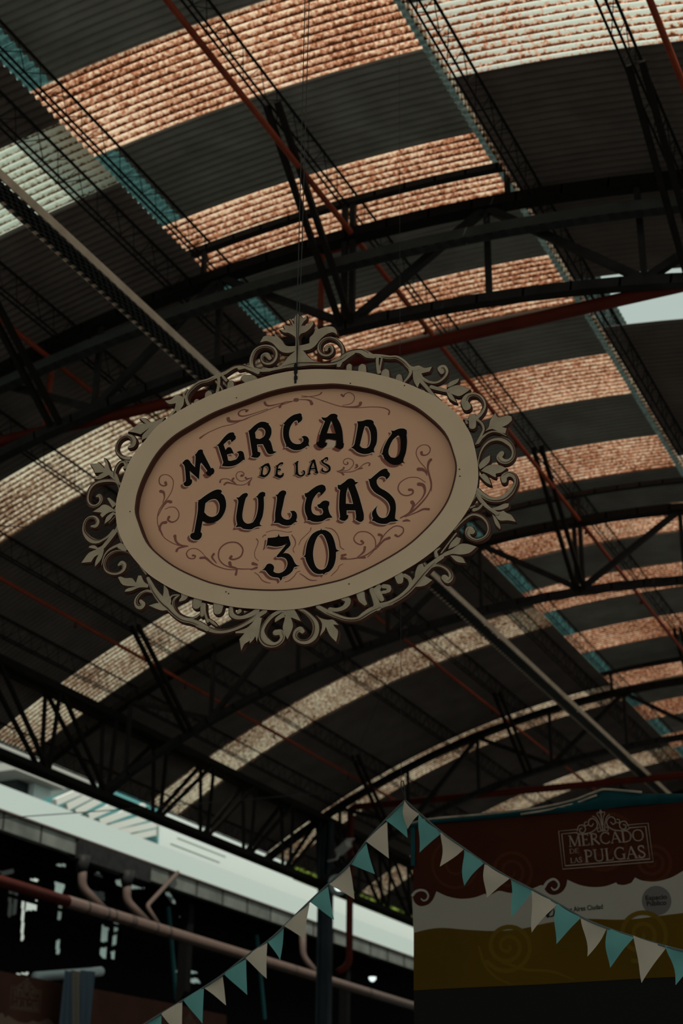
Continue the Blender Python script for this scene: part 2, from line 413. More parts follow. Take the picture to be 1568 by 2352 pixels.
# ------------------------------------------------------------------ shapes drawn on a plane standing in the hall
class Plane:
    def __init__(s, px, depth, psi):
        s.o = EYE + ray(*px)*depth
        fwd = Vector((-math.sin(YAW), math.cos(YAW), 0)); right = Vector((math.cos(YAW), math.sin(YAW), 0))
        p = math.radians(psi)
        s.u = math.cos(p)*right - math.sin(p)*fwd; s.v = Vector((0, 0, 1)); s.n = s.v.cross(s.u)*-1
        if s.n.dot(EYE-s.o) < 0: s.n = -s.n
    def uv(s, x, y):
        r = ray(x, y); t = (s.o-EYE).dot(s.n)/r.dot(s.n); q = EYE+r*t-s.o
        return Vector((q.dot(s.u), q.dot(s.v)))
    def P(s, uv, n=0.0): return s.o + s.u*uv[0] + s.v*uv[1] + s.n*n
def crop(ox, oy, k): return lambda pts: [(ox+x/k, oy+y/k) for x, y in pts]
def cr_open(pts, n=6):
    if len(pts) < 3: return [Vector(p) for p in pts]
    P = [Vector(p) for p in pts]; P = [2*P[0]-P[1]] + P + [2*P[-1]-P[-2]]; out = []
    for i in range(1, len(P)-2):
        a, b, c, d = P[i-1], P[i], P[i+1], P[i+2]
        for k in range(n):
            t = k/n
            out.append(0.5*((2*b)+(c-a)*t+(2*a-5*b+4*c-d)*t*t+(3*b-a-3*c+d)*t**3))
    out.append(P[-2]); return out
def cr_closed(pts, sharp=48, n=4):
    """closed outline, rounded where it bends gently and kept crisp at corners"""
    P = [Vector(p) for p in pts]; N = len(P); cor = []
    for i in range(N):
        a, b = P[i]-P[i-1], P[(i+1) % N]-P[i]
        ang = math.degrees(a.angle(b)) if a.length > 1e-6 and b.length > 1e-6 else 0
        cor.append(ang > sharp)
    out = []
    for i in range(N):
        b, c = P[i], P[(i+1) % N]
        a = b+(b-c) if cor[i] else P[i-1]
        d = c+(c-b) if cor[(i+1) % N] else P[(i+2) % N]
        for k in range(n):
            t = k/n
            out.append(0.5*((2*b)+(c-a)*t+(2*a-5*b+4*c-d)*t*t+(3*b-a-3*c+d)*t**3))
    return out
def prism(mb, pl, loops, n0, n1, mi_face=0, mi_side=1, bev=0.0):
    """solid plate with outline loops[0] and holes loops[1:], from n0 (back) to n1 (front)"""
    flat = [v for l in loops for v in l]
    tri = tessellate_polygon([[Vector((v[0], v[1], 0)) for v in l] for l in loops])
    base = [pl.P(v, n1) for v in flat]; mb.add(base, [tuple(t) for t in tri], mi_face)
    if n1-n0 > 0.0012:
        for l in loops:
            k = len(l); vs = [pl.P(v, n1) for v in l] + [pl.P(v, n0) for v in l]
            mb.add(vs, [(i, (i+1) % k, k+(i+1) % k, k+i) for i in range(k)], mi_side)
        mb.add([pl.P(v, n0) for v in flat], [tuple(reversed(t)) for t in tri], mi_side)
def ribbon(mb, pl, pts, ws, n0, n1, mi_face=0, mi_side=1, round_ends=True, crown=0.0, sub=6):
    """a stroke of changing width along a smooth line: flat when n0 == n1, a cut-out bar otherwise"""
    m = len(pts); c = cr_open(pts, sub); wl = []
    for i in range(len(c)):
        t = i/(len(c)-1)*(len(ws)-1); k = min(int(t), len(ws)-2) if len(ws) > 1 else 0
        wl.append(ws[k]*(1-(t-k))+ws[k+1]*(t-k) if len(ws) > 1 else ws[0])
    if round_ends:
        def capend(p, d, w): return [(p+d*w*.5*math.sin(a), w*math.cos(a)) for a in (0.5, 0.95, 1.3, 1.5)]
        d1 = (c[-1]-c[-2]).normalized(); d0 = (c[0]-c[1]).normalized()
        e1 = capend(c[-1], d1, wl[-1]); e0 = list(reversed(capend(c[0], d0, wl[0])))
        c = [p for p, _ in e0] + c + [p for p, _ in e1]; wl = [w for _, w in e0] + wl + [w for _, w in e1]
    Lf, Rt = [], []
    for i, p in enumerate(c):
        d = (c[min(i+1, len(c)-1)]-c[max(i-1, 0)])
        if d.length < 1e-9: d = Vector((1, 0))
        d.normalize(); nn = Vector((-d.y, d.x))*wl[i]/2
        Lf.append(p+nn); Rt.append(p-nn)
    k = len(c)
    if crown > 0:
        vs = [pl.P(v, n1) for v in Lf] + [pl.P(v, n1+crown) for v in c] + [pl.P(v, n1) for v in Rt]
        fs = [(i, i+1, k+i+1, k+i) for i in range(k-1)] + [(k+i, k+i+1, 2*k+i+1, 2*k+i) for i in range(k-1)]
    else:
        vs = [pl.P(v, n1) for v in Lf] + [pl.P(v, n1) for v in Rt]
        fs = [(i, i+1, k+i+1, k+i) for i in range(k-1)]
    mb.add(vs, fs, mi_face)
    if n1-n0 > 0.0012:
        for S in (Lf, Rt):
            vs = [pl.P(v, n1) for v in S] + [pl.P(v, n0) for v in S]
            mb.add(vs, [(i, i+1, k+i+1, k+i) for i in range(k-1)], mi_side)
        vs = [pl.P(v, n0) for v in Lf] + [pl.P(v, n0) for v in Rt]
        mb.add(vs, [(k+i, k+i+1, i+1, i) for i in range(k-1)], mi_side)
def inflate(l, d):
    out = []; N = len(l); A = sum(l[i][0]*l[(i+1) % N][1]-l[(i+1) % N][0]*l[i][1] for i in range(N))
    s = 1 if A > 0 else -1
    for i in range(N):
        e = (l[(i+1) % N]-l[i-1])
        if e.length < 1e-9: out.append(l[i]); continue
        e.normalize(); out.append(l[i]+Vector((e.y, -e.x))*d*s)
    return out

# ------------------------------------------------------------------ the oval sign
SG = Plane((683, 1128), 6.9, 13.9)
sign = empty('oval_sign', SG.o); tag(sign, 'oval hanging sign with cream scrollwork frame and black lettering MERCADO DE LAS PULGAS 30', 'sign')
PXM = 6.9/F                                       # metres per photograph pixel on the sign
def uvs(pts, pl=SG): return [pl.uv(x, y) for x, y in pts]
outer = [(268,1181),(270,1150),(281,1111),(302,1058),(338,1011),(366,979),(411,948),(455,925),(496,906),(546,888),(605,870),(640,861),(680,854),(725,851),(770,852),(805,854),(841,858),(895,870),(930,882),(957,893),(1000,914),(1030,936),(1056,960),(1075,988),(1086,1012),(1094,1045),(1098,1072),(1099,1102),(1093,1136),(1077,1171),(1050,1210),(1010,1256),(967,1290),(930,1313),(890,1335),(848,1354),(822,1365),(782,1378),(738,1390),(705,1398),(677,1402),(635,1404),(588,1401),(550,1398),(515,1392),(468,1381),(433,1371),(411,1362),(382,1347),(344,1322),(317,1294),(298,1270),(283,1245),(272,1215)]
inner = [(315,1158),(314,1178),(320,1200),(339,1247),(371,1281),(413,1310),(471,1336),(510,1347),(548,1354),(609,1358),(659,1357),(709,1351),(755,1342),(798,1330),(860,1302),(931,1260),(981,1216),(1016,1174),(1036,1135),(1048,1083),(1042,1046),(1021,996),(973,951),(930,926),(860,900),(807,890),(770,886),(741,887),(680,891),(620,904),(562,925),(496,950),(443,979),(398,1008),(362,1046),(335,1093),(320,1132)]
OUT = cr_closed(uvs(outer), 80, 3); INN = cr_closed(uvs(inner), 80, 4)
mb = MB(); prism(mb, SG, [OUT, INN], -0.026, 0.014); ring = mb.build('frame_ring', [M['cream'], M['edge']], sign)
mb = MB()
IN2 = inflate(INN, 0.006); k = len(INN)
mb.add([SG.P(v, 0.0152) for v in inflate(INN, 0.003)]+[SG.P(v, -0.022) for v in inflate(INN, -0.004)], [(i, (i+1) % k, k+(i+1) % k, k+i) for i in range(k)], 0, True)
o_, i_ = inflate(INN, 0.004), inflate(INN, -0.0035)
mb.add([SG.P(v, 0.0154) for v in o_]+[SG.P(v, 0.0154) for v in i_], [(i, (i+1) % k, k+(i+1) % k, k+i) for i in range(k)], 0)
mb.add([SG.P(v, 0.0154) for v in i_]+[SG.P(v, 0.008) for v in i_], [(i, (i+1) % k, k+(i+1) % k, k+i) for i in range(k)], 0)
mb.build('inner_moulding', M['edge'], sign)
for hx, hy in ((301, 1178), (1056, 1081), (1057, 1097), (806, 884), (930, 889), (521, 1362), (527, 1366), (803, 1344), (545, 917)):
    nh = MB(); c_ = SG.uv(hx, hy); nh.add([SG.P(c_+Vector((.0038*math.cos(a*PI/4), .0038*math.sin(a*PI/4))), .0146) for a in range(8)], [tuple(range(8))]); nh.build('nail_hole', M['edge'], sign)
mb = MB(); prism(mb, SG, [inflate(INN, 0.010)], -0.034, -0.024); panel = mb.build('sign_panel', [M['panel'], M['edge']], sign)
SGP = Plane((683, 1128), 6.9, 13.9); SGP.o = SG.o - SG.n*0.024; PN = 0.0   # the recessed painted face
A_ = crop(400, 940, 5.6); B_ = crop(630, 930, 4.9); C_ = crop(420, 1100, 5.6); D_ = crop(670, 1060, 6.03); E_ = crop(580, 1200, 7.127)
letters = [
 (A_, [[(103,695),(140,655),(175,645),(200,665),(215,690),(268,748),(275,610),(262,590),(285,570),(310,530),(345,518),(372,530),(378,570),(475,760),(500,755),(518,790),(505,830),(460,858),(430,852),(400,815),(420,810),(425,790),(350,690),(335,720),(320,905),(200,795),(210,900),(228,905),(230,945),(205,980),(160,995),(125,980),(118,950),(140,935),(150,905),(135,740)]]),
 (A_, [[(535,462),(570,450),(640,365),(700,310),(755,297),(775,310),(775,330),(792,350),(790,385),(735,430),(730,400),(720,395),(690,405),(635,455),(660,525),(690,490),(725,490),(745,520),(770,578),(740,570),(680,585),(695,660),(730,665),(800,645),(828,600),(825,570),(800,552),(850,537),(885,550),(900,590),(910,655),(890,652),(830,700),(760,730),(690,738),(612,732),(630,690),(625,660),(575,500),(565,475)]]),
 (A_, [[(940,278),(970,270),(1040,205),(1110,165),(1170,165),(1205,180),(1220,175),(1215,195),(1245,240),(1252,300),(1240,350),(1218,390),(1245,430),(1275,540),(1320,548),(1270,575),(1230,580),(1200,565),(1170,510),(1140,450),(1065,455),(1075,545),(1110,560),(1105,595),(1075,625),(1030,625),(985,612),(1003,590),(1000,555),(960,300)], [(1040,300),(1085,245),(1130,238),(1165,265),(1172,310),(1150,355),(1100,385),(1050,375)]]),
 (B_, [[(88,200),(110,205),(150,160),(215,115),(290,95),(305,105),(308,125),(315,150),(305,180),(265,210),(262,185),(248,175),(215,195),(180,250),(165,320),(175,380),(205,425),(250,443),(295,440),(325,410),(325,380),(303,360),(340,350),(375,365),(390,400),(385,440),(397,468),(370,462),(330,490),(280,510),(220,510),(175,490),(150,472),(122,478),(135,460),(105,380),(98,310),(105,240),(118,225)]]),
 (B_, [[(530,138),(560,145),(590,140),(630,108),(670,100),(700,110),(712,125),(708,150),(740,210),(765,300),(775,430),(783,435),(775,480),(750,500),(720,495),(680,475),(695,455),(698,400),(620,385),(575,390),(570,420),(595,432),(580,465),(540,487),(500,478),(470,440),(480,420),(500,415),(520,310),(570,185),(540,165)], [(640,180),(592,320),(690,325),(665,240)]]),
 (B_, [[(930,188),(990,182),(1040,168),(1095,172),(1120,195),(1118,212),(1145,260),(1157,330),(1150,430),(1120,500),(1130,540),(1105,535),(1050,553),(990,553),(930,530),(890,495),(862,485),(895,455),(910,400),(935,260),(938,215)], [(1020,240),(1000,300),(960,460),(990,485),(1030,490),(1065,465),(1085,400),(1080,310),(1055,250)]]),
 (B_, [[(1312,288),(1345,292),(1400,270),(1455,268),(1488,285),(1492,320),(1488,345),(1492,420),(1480,530),(1450,625),(1470,658),(1440,650),(1400,672),(1340,675),(1285,650),(1235,600),(1220,565),(1195,555),(1215,540),(1230,480),(1275,390),(1320,325)], [(1390,345),(1330,400),(1290,490),(1285,550),(1310,590),(1350,597),(1390,575),(1415,520),(1420,420),(1410,360)]]),
 (A_, [[(1105,740),(1125,735),(1170,705),(1215,693),(1225,710),(1240,755),(1235,800),(1205,850),(1160,877),(1120,870),(1082,858),(1110,845),(1115,810),(1125,765)], [(1150,748),(1180,730),(1205,745),(1212,780),(1195,825),(1160,850),(1138,838),(1140,800)]]),
 (A_, [[(1297,725),(1320,722),(1360,690),(1395,682),(1405,695),(1395,715),(1375,708),(1345,730),(1335,765),(1365,762),(1375,785),(1372,790),(1335,788),(1330,835),(1360,852),(1390,840),(1388,825),(1408,820),(1408,850),(1390,875),(1355,888),(1310,870),(1282,860),(1300,840),(1310,770),(1312,745)]]),
 (B_, [[(223,650),(240,650),(255,635),(275,632),(265,665),(268,755),(280,785),(300,792),(325,780),(328,760),(312,742),(335,735),(347,755),(342,785),(315,808),(280,808),(250,790),(220,785),(235,770),(240,690)]]),
 (B_, [[(400,628),(420,628),(440,612),(458,620),(475,690),(488,745),(497,755),(490,775),(470,775),(450,760),(462,750),(455,725),(412,730),(400,765),(410,770),(402,785),(380,795),(362,782),(380,770),(395,700),(418,645)], [(438,650),(415,712),(452,708)]]),
 (B_, [[(523,625),(545,615),(575,592),(598,588),(605,600),(605,625),(592,630),(590,610),(565,618),(550,635),(560,650),(600,668),(630,695),(632,735),(615,755),(585,767),(550,760),(525,750),(530,725),(535,712),(548,708),(545,730),(565,748),(590,745),(608,730),(605,705),(575,682),(535,655)]]),
 (C_, [[(188,275),(215,270),(290,215),(370,165),(440,138),(490,145),(503,165),(490,185),(530,220),(555,300),(550,390),(510,480),(450,540),(370,570),(300,565),(253,545),(228,685),(245,705),(238,750),(205,785),(160,790),(110,770),(92,735),(105,705),(145,690),(190,430),(195,310),(205,290)], [(290,315),(345,275),(410,260),(450,285),(472,340),(465,420),(430,470),(375,490),(320,475),(275,430)]]),
 (C_, [[(685,240),(720,240),(770,195),(815,180),(838,195),(830,225),(810,250),(785,340),(765,460),(775,530),(810,570),(850,577),(900,560),(940,490),(965,380),(965,260),(935,230),(955,220),(990,180),(1030,168),(1060,180),(1058,220),(1040,235),(1042,360),(1025,480),(990,570),(1000,595),(1020,605),(940,620),(880,650),(820,650),(770,640),(740,620),(675,625),(700,590),(685,500),(700,380),(712,285)]]),
 (C_, [[(1187,205),(1215,205),(1250,165),(1290,148),(1325,160),(1328,190),(1310,230),(1285,350),(1265,450),(1285,500),(1330,525),(1370,522),(1395,490),(1400,450),(1378,415),(1430,410),(1460,440),(1468,490),(1455,535),(1475,555),(1440,560),(1390,595),(1330,603),(1270,590),(1230,570),(1160,568),(1185,535),(1185,450),(1200,340),(1210,240)]]),
 (D_, [[(178,440),(215,435),(280,385),(350,340),(420,322),(460,340),(472,385),(455,420),(398,475),(400,440),(375,425),(330,470),(290,540),(270,640),(285,710),(325,740),(370,748),(420,735),(435,700),(418,655),(370,640),(352,600),(385,590),(430,550),(480,543),(520,560),(520,600),(505,640),(525,720),(565,778),(490,790),(430,825),(360,840),(290,835),(245,815),(205,818),(218,790),(185,700),(180,610),(205,500),(185,485)]]),
 (D_, [[(635,325),(670,328),(730,285),(780,245),(825,238),(860,255),(880,285),(925,288),(875,325),(930,480),(980,660),(998,740),(995,810),(965,838),(930,835),(875,800),(890,780),(880,680),(760,678),(760,740),(785,745),(775,790),(735,825),(690,820),(650,795),(668,770),(655,640),(660,480),(670,395),(640,375)], [(775,360),(755,450),(748,585),(850,590),(815,460)]]),
 (D_, [[(1060,240),(1090,240),(1150,190),(1230,125),(1290,100),(1325,110),(1330,135),(1358,170),(1350,210),(1308,255),(1295,220),(1255,207),(1210,220),(1175,260),(1180,310),(1220,365),(1300,410),(1370,465),(1425,540),(1442,640),(1430,770),(1440,800),(1480,820),(1420,835),(1365,840),(1310,865),(1240,865),(1180,850),(1140,828),(1105,820),(1125,790),(1110,740),(1120,690),(1188,608),(1170,660),(1180,720),(1215,770),(1260,785),(1310,770),(1345,720),(1360,640),(1330,560),(1250,490),(1150,430),(1090,350),(1075,290)]]),
 (E_, [[(248,255),(320,250),(390,240),(415,220),(428,178),(440,220),(465,235),(540,230),(590,225),(600,270),(622,350),(605,395),(550,450),(500,510),(545,503),(600,520),(650,575),(685,650),(720,695),(775,712),(735,720),(680,735),(650,800),(590,855),(520,888),(490,895),(480,930),(455,960),(440,920),(410,905),(330,895),(270,860),(225,805),(200,785),(150,782),(195,750),(235,690),(280,675),(325,690),(352,735),(340,800),(375,825),(440,830),(500,805),(550,750),(572,670),(545,600),(490,572),(440,570),(420,575),(385,562),(565,345),(480,385),(380,400),(290,385),(248,378),(215,415),(230,370),(240,310)]]),
 (E_, [[(1125,95),(1130,125),(1190,128),(1260,165),(1310,230),(1345,330),(1365,420),(1385,450),(1430,465),(1390,475),(1365,490),(1360,600),(1325,720),(1260,800),(1190,830),(1170,862),(1150,840),(1080,848),(1000,820),(930,740),(880,640),(862,570),(825,560),(860,530),(875,430),(905,310),(970,200),(1050,145),(1110,128)], [(1115,190),(1060,240),(1015,350),(990,490),(1000,620),(1035,720),(1090,770),(1150,772),(1205,730),(1240,630),(1250,500),(1230,370),(1190,260),(1150,200)]]),
]
hal, shd = MB(), MB()
for i, (cf, loops) in enumerate(letters):
    L = [cr_closed(uvs(cf(l), SGP), 45, 4) for l in loops]
    small = 7 <= i <= 11
    g = 0.0022 if small else 0.0042; off = Vector((-0.0125, -0.0105))*(0.5 if small else 1)
    Ls = [[v+off for v in inflate(l, g*.35 if j == 0 else -g*.35)] for j, l in enumerate(L)]
    prism(shd, SGP, Ls, PN+.0006, PN+.0006)
    Lh = [inflate(l, g if j == 0 else -g) for j, l in enumerate(L)]
    prism(hal, SGP, Lh, PN+.0012, PN+.0012)
    b = MB(); prism(b, SGP, L, PN+.0006, PN+.0018, 0, 0); b.build('painted_letter' if i < 18 else 'painted_numeral', M['black'], panel)
shd.build('letter_shading', M['shade'], panel); hal.build('letter_outline', M['halo'], panel)
# painted brush scrolls
Z1 = crop(380, 900, 2.24); Z2 = crop(780, 780, 3.733); Z3 = crop(180, 960, 4.126)
brush = [
 (Z1, [(178,238),(200,222),(230,205),(290,180),(350,165),(420,135),(500,105),(560,80),(620,60),(665,45)], [5,2.5,2,2,2,2,2,2]),
 (Z1, [(322,138),(328,150),(355,153),(400,145),(440,128)], [9,8,6,3,1.5]),
 (A_, [(945,15),(925,30),(925,8),(870,12),(828,45),(835,78),(880,90),(960,75),(1100,30),(1200,-5)], [5,5,3,3,4,4,3,2,2]),
 (Z1, [(510,55),(516,66),(535,72),(580,63),(630,50)], [6,6,4,2.5,1.5]), (Z1, [(668,42),(676,42)], [10,10]),
 (Z1, [(588,78),(596,66),(615,54),(650,48)], [7,5,3,1.5]), (Z1, [(752,62),(745,48),(725,41),(690,40)], [8,6,3,2]),
 (Z1, [(700,20),(760,30),(820,50),(900,75),(980,82),(1060,78),(1120,82),(1150,97),(1148,116)], [1.5,1.5,2,2,2,2,2.5,3,4]),
 (Z1, [(1003,58),(998,70),(975,77),(930,77),(890,74)], [8,6,4,2,1.5]),
 (Z1, [(905,15),(915,24),(922,12),(945,4),(968,18),(970,42),(950,62),(910,70)], [5,4,2.5,2,2,2,2,1.5]),
 (Z1, [(700,28),(750,24),(790,15),(802,5)], [1.5,2,2.5,4]),
 (Z2, [(700,968),(706,988),(740,990),(770,965),(773,930),(745,905),(700,907),(665,935),(656,985),(685,1045),(735,1105),(768,1180),(782,1260),(755,1330),(700,1400),(620,1475),(520,1530)], [7,5,3,2.5,2.5,2,2,2,2,2,2,2.5,3,3,4,5,3]),
 (Z2, [(780,1030),(762,1055),(755,1105),(770,1165),(788,1230),(785,1300)], [7,6,4,3,2,1.5]),
 (Z2, [(675,1112),(710,1115),(735,1135),(748,1165)], [9,8,5,2]),
 (Z2, [(597,1288),(622,1290),(625,1318),(580,1338),(528,1325),(500,1280),(520,1225),(590,1185),(670,1185),(735,1225)], [7,5,4,3,3,3,2.5,2,2,1.5]),
 (Z2, [(677,1240),(715,1250),(730,1300),(705,1360),(640,1430)], [9,8,5,3,2]),
 (Z2, [(620,1395),(632,1420),(600,1480),(540,1520)], [9,7,4,2]), (Z2, [(762,1455),(715,1455),(650,1485),(560,1520)], [6,5,3,2]), (Z2, [(545,1556),(575,1550),(600,1556)], [4,6,3]),
 (Z1, [(1008,768),(1018,778),(1000,786),(975,772),(970,748),(995,722),(1040,723),(1075,755),(1078,805),(1040,850)], [6,4,3,3,2.5,2.5,2.5,2.5,2.5,2]),
 (Z1, [(1183,738),(1198,744),(1222,722),(1218,698),(1178,692),(1130,730),(1090,790),(1035,838),(970,858),(905,862)], [6,4,3,3,2.5,2.5,2.5,3,3,2]),
 (Z1, [(1150,752),(1122,765),(1080,812)], [7,5,2]), (Z1, [(1098,735),(1112,742),(1102,778)], [7,5,2]), (Z1, [(1025,800),(1018,825),(985,853)], [6,5,2]), (Z1, [(1025,853),(980,856)], [5,2]),
 (Z1, [(908,843),(926,838)], [7,5]), (Z1, [(906,857),(926,858)], [7,6]),
 (Z1, [(338,848),(332,858),(355,862),(388,845),(397,808),(368,777),(318,778),(280,808),(274,855),(305,892),(370,910),(450,912)], [7,5,4,4,3.5,3.5,3.5,3.5,3,3,3,2]),
 (Z1, [(180,855),(208,856),(250,890),(310,912),(370,916)], [6,6,3,2.5,2]), (Z1, [(248,835),(240,852),(262,882)], [6,5,2]),
 (Z1, [(330,880),(338,900),(365,910),(362,940)], [8,6,4,6]), (Z1, [(450,884),(470,890)], [8,5]), (Z1, [(440,915),(468,905)], [3,6]),
 (Z1, [(140,842),(153,845),(145,858),(120,855),(108,832),(125,810),(160,808),(190,830),(215,860)], [5,4,3,3,3,2,2,1.5,1.5]),
 (Z1, [(45,742),(58,775),(80,790),(108,793)], [5,5,4,2]), (Z1, [(58,812),(75,800),(108,793)], [5,4,2]),
 (Z3, [(825,612),(832,635),(800,643),(768,618),(772,562),(815,537),(868,552),(900,605),(885,690),(845,760),(795,825),(758,895),(748,980),(770,1060),(810,1130),(880,1180),(950,1210)], [7,5,3.5,3,3,2,2,2,2,2,2.5,2.5,2,2,2,2,2]),
 (Z3, [(780,695),(808,708),(815,755),(798,805)], [8,6,3,1.5]), (Z3, [(875,797),(840,793),(795,850),(755,930)], [8,6,3,1.5]),
 (Z3, [(858,940),(850,968),(890,988),(938,962),(953,905),(920,852),(870,845),(822,865)], [7,5,4,3,2.5,2,2,1.5]),
 (Z3, [(828,990),(790,1000),(770,1050),(800,1110)], [8,6,6,2]), (Z3, [(915,1118),(925,1170),(970,1205),(1040,1215)], [7,5,4,2]), (Z3, [(930,1262),(952,1235),(1040,1215)], [6,4,2]),
 (A_, [(870,848),(858,862),(885,858),(897,832),(868,803),(818,812),(795,855),(815,902),(860,925),(920,912),(1000,880)], [5,3.5,2.5,2.5,2,2,2,2,1.8,1.5,1.5]),
 (A_, [(590,938),(600,908),(640,895),(700,902),(745,932),(800,965)], [5,3,2,2,2,1.5]), (A_, [(645,968),(678,945),(740,955),(830,975),(920,962),(1000,890)], [5,5,3,2,2,1.5]),
 (A_, [(760,893),(747,915),(790,958)], [6,4,2]), (A_, [(918,880),(935,895),(1000,882)], [5,4,1.5]), (A_, [(960,970),(965,945),(1000,890)], [6,4,1.5]),
 (B_, [(822,648),(825,665),(800,672),(776,650),(790,615),(835,603),(880,625),(890,668),(862,708),(820,738),(700,745)], [4,3,2.5,2,2,2,2,2,1.8,1.8,1.5]),
 (B_, [(1065,682),(1074,662),(1050,652),(1000,672),(950,715),(880,750),(800,758),(720,755)], [4,3,2.5,2,2,2,2,1.5]), (B_, [(985,712),(930,728)], [4,2]), (B_, [(925,678),(930,695),(905,715)], [6,5,2]), (B_, [(780,708),(772,725),(730,742)], [5,4,2]), (B_, [(776,785),(755,765),(712,752)], [5,4,2]),
 (E_, [(60,270),(90,310),(70,390),(35,480),(40,570),(95,630)], [2.5,2,1.5,1.5,1.5,1.2]), (E_, [(640,205),(690,280),(700,360),(660,440),(680,490)], [2,2.5,2,1.5,2]), (E_, [(955,90),(940,140),(860,220),(790,290),(755,370)], [2.5,1.5,1.5,1.5,1.2]),
 (E_, [(1190,85),(1300,110),(1380,190),(1420,300),(1435,400),(1495,445)], [1.5,2.5,2,2,2,2]), (E_, [(30,820),(90,860),(150,940),(220,980),(290,992)], [1.5,2,2,2.5,1.5]), (E_, [(775,795),(720,820),(680,880),(600,950),(530,975)], [1.8,1.5,2,2,1.5]),
 (E_, [(775,838),(840,880),(910,930),(980,950),(1050,945)], [2,2.5,3,2.5,1.5]), (E_, [(1480,680),(1420,710),(1390,770),(1330,830),(1280,880)], [1.2,1.5,1.5,2,1.2]), (E_, [(160,245),(185,215),(215,205)], [1.5,2.5,2.5]), (E_, [(220,165),(330,130),(440,135),(560,160),(640,150)], [1.2,1.3,1.3,1.3,1.8]),
]
bs = MB()
for i, (cf, pts, ws) in enumerate(brush):
    ribbon(bs, SGP, uvs(cf(pts), SGP), [w*PXM*1.0 for w in ws], PN+.0007+.00001*(i % 9), PN+.0007+.00001*(i % 9))
bs.build('painted_scrollwork', M['scrollp'], panel)

